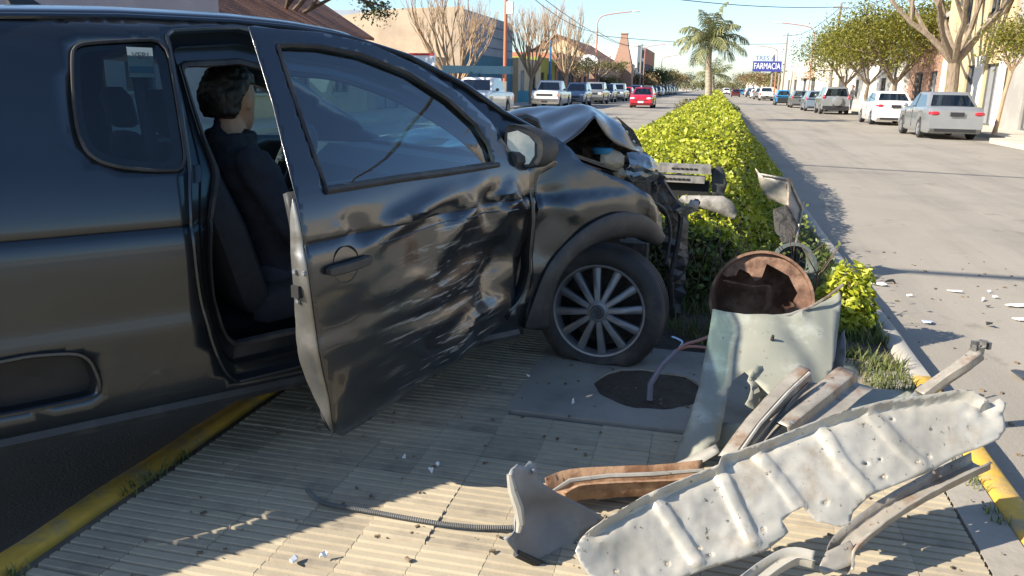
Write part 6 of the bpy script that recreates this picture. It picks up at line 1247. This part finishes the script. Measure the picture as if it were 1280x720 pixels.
b = MB(); b.loft([[(LX+.9+sx*w, 131+sy*w, z) for sx, sy in ((-1, -1), (1, -1), (1, 1), (-1, 1))] for z, w in ((.13, 1.6), (4.5, 1.5), (7.5, .75), (9.3, .45), (9.4, .55), (9.6, .55))]); b.mk('chimney', 'brick', h)
building('grey_shop', 'grey flat-roofed shop beyond the brick house', LX, 133, 158, 5.6, -1, 'w_beige', [(135, 139, .15, 3, 'k'), (142, 146, .15, 3, 'k'), (149, 152, 3.4, 4.8, 'w'), (153, 156, .15, 3, 'k')])
building('white_tower_house', 'narrow white two-storey house with dark balcony openings', LX+.3, 158.5, 176, 9.2, -1, 'w_white', [(160, 163, .15, 3, 'k'), (166, 172, .15, 3, 'k'), (161, 164, 4.2, 6.2, 'k'), (167, 173, 4.2, 6.6, 'k'), (166, 174, 7.2, 8.8, 'k')])
h = building('red_roof_house', 'dark-fronted house with an orange-red upper storey', LX, 177, 205, 6.4, -1, 'w_dark', [(180, 184, .15, 3, 'k'), (188, 193, 3.5, 5.2, 'w')]); MB().box((LX-4, 191, 8.0), (8.4, 28, 3.2)).mk('upper_storey', 'w_orange', h)
building('far_house', 'pale far house at the end of the left row', LX, 206, 260, 4.6, -1, 'w_beige', [(210, 214, .15, 3, 'k'), (224, 228, 1, 3, 'w'), (240, 245, .15, 3, 'k')])
building('far_house', 'low greyish far house past the left row of trees', LX, 262, 340, 4.8, -1, 'w_grey', [(270, 274, .15, 3, 'k'), (300, 304, 1, 3, 'w')])
RX = 11.3
building('grey_building', 'tall rough grey building at the pavement corner', RX, 31, 36.6, 9.5, 1, 'w_grey', [(32.2, 34.6, .15, 2.7, 'g'), (33, 34.6, 4.5, 6, 'w')])
building('low_corner_house', 'low pale house next to the tall grey building', RX+1.5, 4, 30.6, 3.2, 1, 'w_beige', [(26, 27.3, .15, 2.4, 'g'), (20, 22, 1, 2.3, 'w'), (12, 14, 1, 2.3, 'w')])
building('ochre_building', 'tall ochre building with white ground floor behind the big bare tree', RX, 37, 46.8, 9.0, 1, 'w_ochre', [(37.8, 39.6, .15, 2.7, 'g'), (41.2, 42.4, .15, 2.7, 'k'), (43.8, 45.8, .15, 2.6, 'g'), (39, 40.4, 4.6, 6.2, 'w'), (43, 44.4, 4.6, 6.2, 'w')], band=None)
MB().box((RX-.15, 36.9+.9*.5, 1.6), (.05, .8, 2.9)).mk('white_pilaster', 'w_white', bpy.data.objects['ochre_building']); MB().box((RX-.16, 40.4, 1.6), (.05, 1.2, 2.9)).mk('white_pilaster', 'w_white', bpy.data.objects['ochre_building']); MB().box((RX-.16, 46.2, 1.6), (.05, .7, 2.9)).mk('white_pilaster', 'w_white', bpy.data.objects['ochre_building'])
h = building('brick_building', 'brick building with a grey sloping roof above the leafy trees', RX+.2, 47.2, 55, 5.2, 1, 'brick', [(48.4, 50, .15, 2.6, 'g'), (51.6, 53.6, 1, 2.6, 'w')]); gable(h, RX+.2, 47.2, 55, 5.2, 8.2, 8, 1, 'w_grey')
building('white_wall_house', 'low white house wall lit by the sun behind the parked cars', RX, 55.3, 78, 3.3, 1, 'w_white', [(57, 58.4, .15, 2.4, 'g'), (61, 63, 1, 2.4, 'w'), (67, 68.2, .15, 2.4, 'd'), (72, 74, 1, 2.4, 'w')])
building('beige_house', 'beige low house with a dark doorway past the white wall', RX, 78.4, 96, 4.0, 1, 'w_beige', [(80, 84, .15, 2.8, 'k'), (88, 90, 1, 2.5, 'w')])
h = building('pink_house', 'pinkish white house with a grey roof panel near the lamp post', RX-.3, 97, 122, 5.2, 1, 'w_white', [(100, 105, .15, 3, 'k'), (110, 114, .15, 3, 'k'), (101, 104, 3.4, 4.6, 'w')]); MB().box((RX-.55, 109, 3.3), (.5, 16, .7)).mk('sign_band', 'w_pink', h); MB().prism([(RX, 97.4, 5.2), (RX+6, 97.4, 5.2), (RX+3, 97.4, 7.4)], (0, 8, 0)).mk('roof_gable', 'w_white', h)
building('far_shop', 'pale far shop behind the white pickup', RX, 123, 160, 4.4, 1, 'w_beige', [(126, 131, .15, 3, 'k'), (138, 142, .15, 3, 'k')])
building('far_house', 'ochre far house on the right side', RX, 162, 230, 4.6, 1, 'w_ochre', [(170, 174, .15, 3, 'k'), (190, 195, .15, 3, 'k')])
building('far_house', 'white far house at the end of the right row', RX, 232, 340, 4.6, 1, 'w_white', [(240, 244, .15, 3, 'k'), (270, 275, .15, 3, 'k')])
# ================================================================== poles, lamps, signs, cables
mat('terracotta_pole', (.42, .13, .06), .6, var=.12, scale=3); mat('pole_red', (.40, .16, .11), .6, var=.1); mat('pole_grey', (.24, .21, .18), .8, var=.2, scale=4); mat('blue_pole', (.03, .16, .38), .5); mat('cable', (.06, .06, .06), .7); mat('sign_blue', (.035, .045, .24), .45); mat('sign_white', (.8, .8, .8), .5); mat('sign_red', (.5, .03, .03), .5); mat('lamp_head', (.55, .55, .52), .5)
def lamp(px, X, h, arm, label, m='pole_red'):
    y = float(atx(px, 100, X)[1]); t = thing('street_lamp', label, 'street lamp', (X, y, .13), group='street lamps with long curved arms'); s = 1 if arm > 0 else -1
    MB().tube([(X, y, .1), (X, y, h*.3), (X, y, h-1.2)], [.11, .09, .07], 10).mk('post', m, t, smooth=True)
    MB().tube(bez([(X, y, h-1.25), (X+s*.05, y, h-.6), (X+s*.5, y, h-.1), (X+arm*.5, y, h+.15), (X+arm, y, h+.35)], 6), .05, 8).mk('arm', m, t, smooth=True)
    b = MB(); b.loft([[(X+arm+s*d, y+w*a, h+.35+z) for a, z in ((-1, 0), (-.6, .08), (.6, .08), (1, 0), (.6, -.05), (-.6, -.05))] for d, w in ((-.1, .05), (.1, .14), (.5, .16), (.7, .06))]); b.mk('lamp_head', 'lamp_head', t, smooth=True); return y
y1_ = lamp(744, -12.5, 8.6, 3.6, 'reddish street lamp with a long arm by the clipped trees'); y2_ = lamp(804, -12.5, 8.3, 3.6, 'second reddish street lamp by the white tower house'); lamp(826, -12.5, 8.2, 3.6, 'far reddish street lamp before the distant left trees')
y3_ = lamp(1012, 9.4, 7.9, -3.4, 'reddish street lamp by the blue little car on the right pavement'); lamp(969, 9.4, 8.2, -3.4, 'far reddish street lamp beside the pharmacy sign')
def pole(px, X, h, r, m, label, name='utility_pole', cross=True, lean=0.0):
    y = float(atx(px, 100, X)[1]); t = thing(name, label, 'pole', (X, y, .13)); MB().tube([(X, y, .1), (X+lean*.5, y, h*.5), (X+lean, y, h)], [r*1.15, r, r*.8], 10).mk('post', m, t, smooth=True)
    if cross:
        MB().box((X+lean, y, h-.35), (1.3, .09, .1)).mk('crossarm', m, t)
        for dx in (-.55, 0, .55): MB().lathe([(0, .12), (.04, .1), (.05, .05), (.03, 0)], (X+lean+dx, y, h-.30), (0, 0, 1), 8).mk('insulator', 'lamp_head', t)
    return np.array((X+lean, y, h))
q1 = pole(631, -12.6, 8.2, .11, 'terracotta_pole', 'terracotta painted pole standing before the blue building', cross=False); MB().box((q1[0], q1[1], .9), (.26, .26, 1.5)).mk('pole_base', 'pole_grey', bpy.data.objects['utility_pole'])
MB().box((q1[0]+.25, q1[1], 5.9), (.4, .25, .7)).mk('meter_box', 'lamp_head', bpy.data.objects['utility_pole'])
q2 = pole(979, 9.5, 9.6, .13, 'pole_grey', 'grey wooden utility pole between the pharmacy sign and the pink house'); q3 = pole(1037, 9.6, 8.8, .13, 'pole_grey', 'grey utility pole rising behind the leafy trees', lean=.25); q4 = pole(687, -12.9, 5.0, .10, 'blue_pole', 'bright blue sign pole by the bare trees', 'sign_pole', False)
q5 = pole(800, -12.8, 8.6, .12, 'pole_grey', 'grey utility pole by the narrow white house'); q6 = np.array((-12.6, 12.0, 8.2)); q7 = np.array((9.6, 14.0, 8.6))
for k, (q, l) in enumerate(((q6, 'left'), (q7, 'right'))):
    t = thing('utility_pole', f'utility pole on the {l} pavement carrying the near cables', 'pole', (q[0], q[1], .13)); MB().tube([(q[0], q[1], .1), (q[0], q[1], q[2])], [.15, .11], 10).mk('post', 'pole_grey', t, smooth=True)
def cable(a, c, sag, label, r=.02):
    a, c = np.asarray(a, float), np.asarray(c, float); P = [a+(c-a)*t-np.array((0, 0, sag*4*t*(1-t))) for t in np.linspace(0, 1, 17)]; o = MB().tube(P, r, 5).mk('overhead_cable', 'cable', None, base=True); return tag(o, label, 'cable', 'overhead cables across the avenue')
cable(q1-np.array((0, 0, .2)), q3-np.array((0, 0, .3)), .7, 'overhead cable from the terracotta pole to the right utility pole', .03)
cable((-12.5, y1_, 6.6), q2-np.array((0, 0, 1.5)), .4, 'overhead cable from the left lamp post to the far right pole', .03)
cable(q1-np.array((0, 0, .4)), (-12.5, y1_, 6.9), .7, 'cable sagging along the left pavement from the terracotta pole', .025); cable(q1-np.array((0, 0, .1)), q5-np.array((0, 0, .4)), 1.4, 'higher cable running along the left pavement rooftops', .025); cable((-12.5, y1_, 7.0), q5-np.array((0, 0, .3)), .6, 'cable between the left lamp post and the grey pole', .03)
cable(q3-np.array((0, 0, .3)), q2-np.array((0, 0, .3)), .8, 'cable along the right pavement between the grey poles', .03); cable(q3-np.array((0, 0, .5)), (11.2, 33.0, 7.2), .5, 'cable slanting from the right pole to the grey building', .025); cable((9.4, y3_, 7.0), q3-np.array((0, 0, .6)), .3, 'short cable from the right lamp to the utility pole', .03)
cable(q6-np.array((0, 0, 1.2)), (9.6, 8.0, 6.8), .5, 'thick unseen cable added above the road for its shadow line', .05); cable((-12.6, 1.0, 6.6), (9.6, 2.2, 6.4), .3, 'second unseen cable added above the road for its shadow line', .06)  # both cables are out of view, added to cast lines on the road
# pharmacy sign
SY = 133.0; s0, s1 = aty(941, 83, SY), aty(976.5, 84, SY); sz0, sz1 = aty(958, 89.5, SY)[2], aty(958, 76.5, SY)[2]
sg = thing('pharmacy_sign', 'dark blue pharmacy sign board with white letters on two posts', 'sign', ((s0[0]+s1[0])/2, SY, .13)); cxs = (s0[0]+s1[0])/2; wS = s1[0]-s0[0]
MB().box((cxs, SY, (sz0+sz1)/2), (wS, .25, sz1-sz0)).mk('board', 'sign_blue', sg)
_w = np.ptp(text_mesh('FARMACIA', 1.0)[0][:, 0])*(sz1-sz0)*.85
lettering('FARMACIA', (sz1-sz0)*.85, (cxs, SY-.14, (sz0+sz1)/2), np.array((wS*.92/_w, 0, 0)), (0, 0, 1), (0, -1, 0), 'sign_white', sg)
lettering('TRES A', (sz1-sz0)*.62, (cxs-wS*.08, SY-.05, sz1+.42), np.array((1.0, 0, 0)), (0, 0, 1), (0, -1, 0), 'sign_blue', sg)
for f in (.72, .97): MB().tube([(s0[0]+wS*f, SY+.22, .1), (s0[0]+wS*f, SY+.22, sz1+(1.0 if f < .9 else 0))], .16, 8).mk('post', 'pole_grey', sg)
# small signs on the left
sb = aty(528, 76, 34.0); t = thing('shop_sign', 'small white and red box sign before the sandy wall', 'sign', (sb[0], 34.0, .13)); MB().box((sb[0], 34, sb[2]), (1.15, .2, .62)).mk('board', 'sign_white', t); MB().box((sb[0], 34-.11, sb[2]+.27), (1.16, .03, .09)).mk('red_band', 'sign_red', t); MB().box((sb[0], 34-.11, sb[2]-.26), (1.16, .03, .11)).mk('red_band', 'sign_red', t); MB().tube([(sb[0]+.3, 34.1, .1), (sb[0]+.3, 34.1, sb[2])], .05).mk('post', 'sign_red', t)
so_ = aty(736, 76, 86.0); t = thing('oval_sign', 'white oval shop sign with a grey swoosh above the clipped trees', 'sign', (so_[0], 86, .13)); b = MB(); b.lathe([(0, .1), (.95, .1), (1.0, 0), (.95, -.1), (0, -.1)], (0, 0, 0), (0, -1, 0), 28); b.v = [(x+so_[0], y+86, z*.62+so_[2]) for x, y, z in b.v]; b.mk('board', 'sign_white', t, smooth=True, angle=40)
MB().tube(bez([(so_[0]-.6, 85.86, so_[2]-.3), (so_[0]-.1, 85.86, so_[2]+.3), (so_[0]+.25, 85.86, so_[2]+.1), (so_[0]+.65, 85.86, so_[2]-.32)], 6), .07, 6).mk('swoosh', 'b_frame', t); MB().tube([(so_[0], 86.1, .1), (so_[0], 86.1, so_[2])], .08).mk('post', 'pole_grey', t)
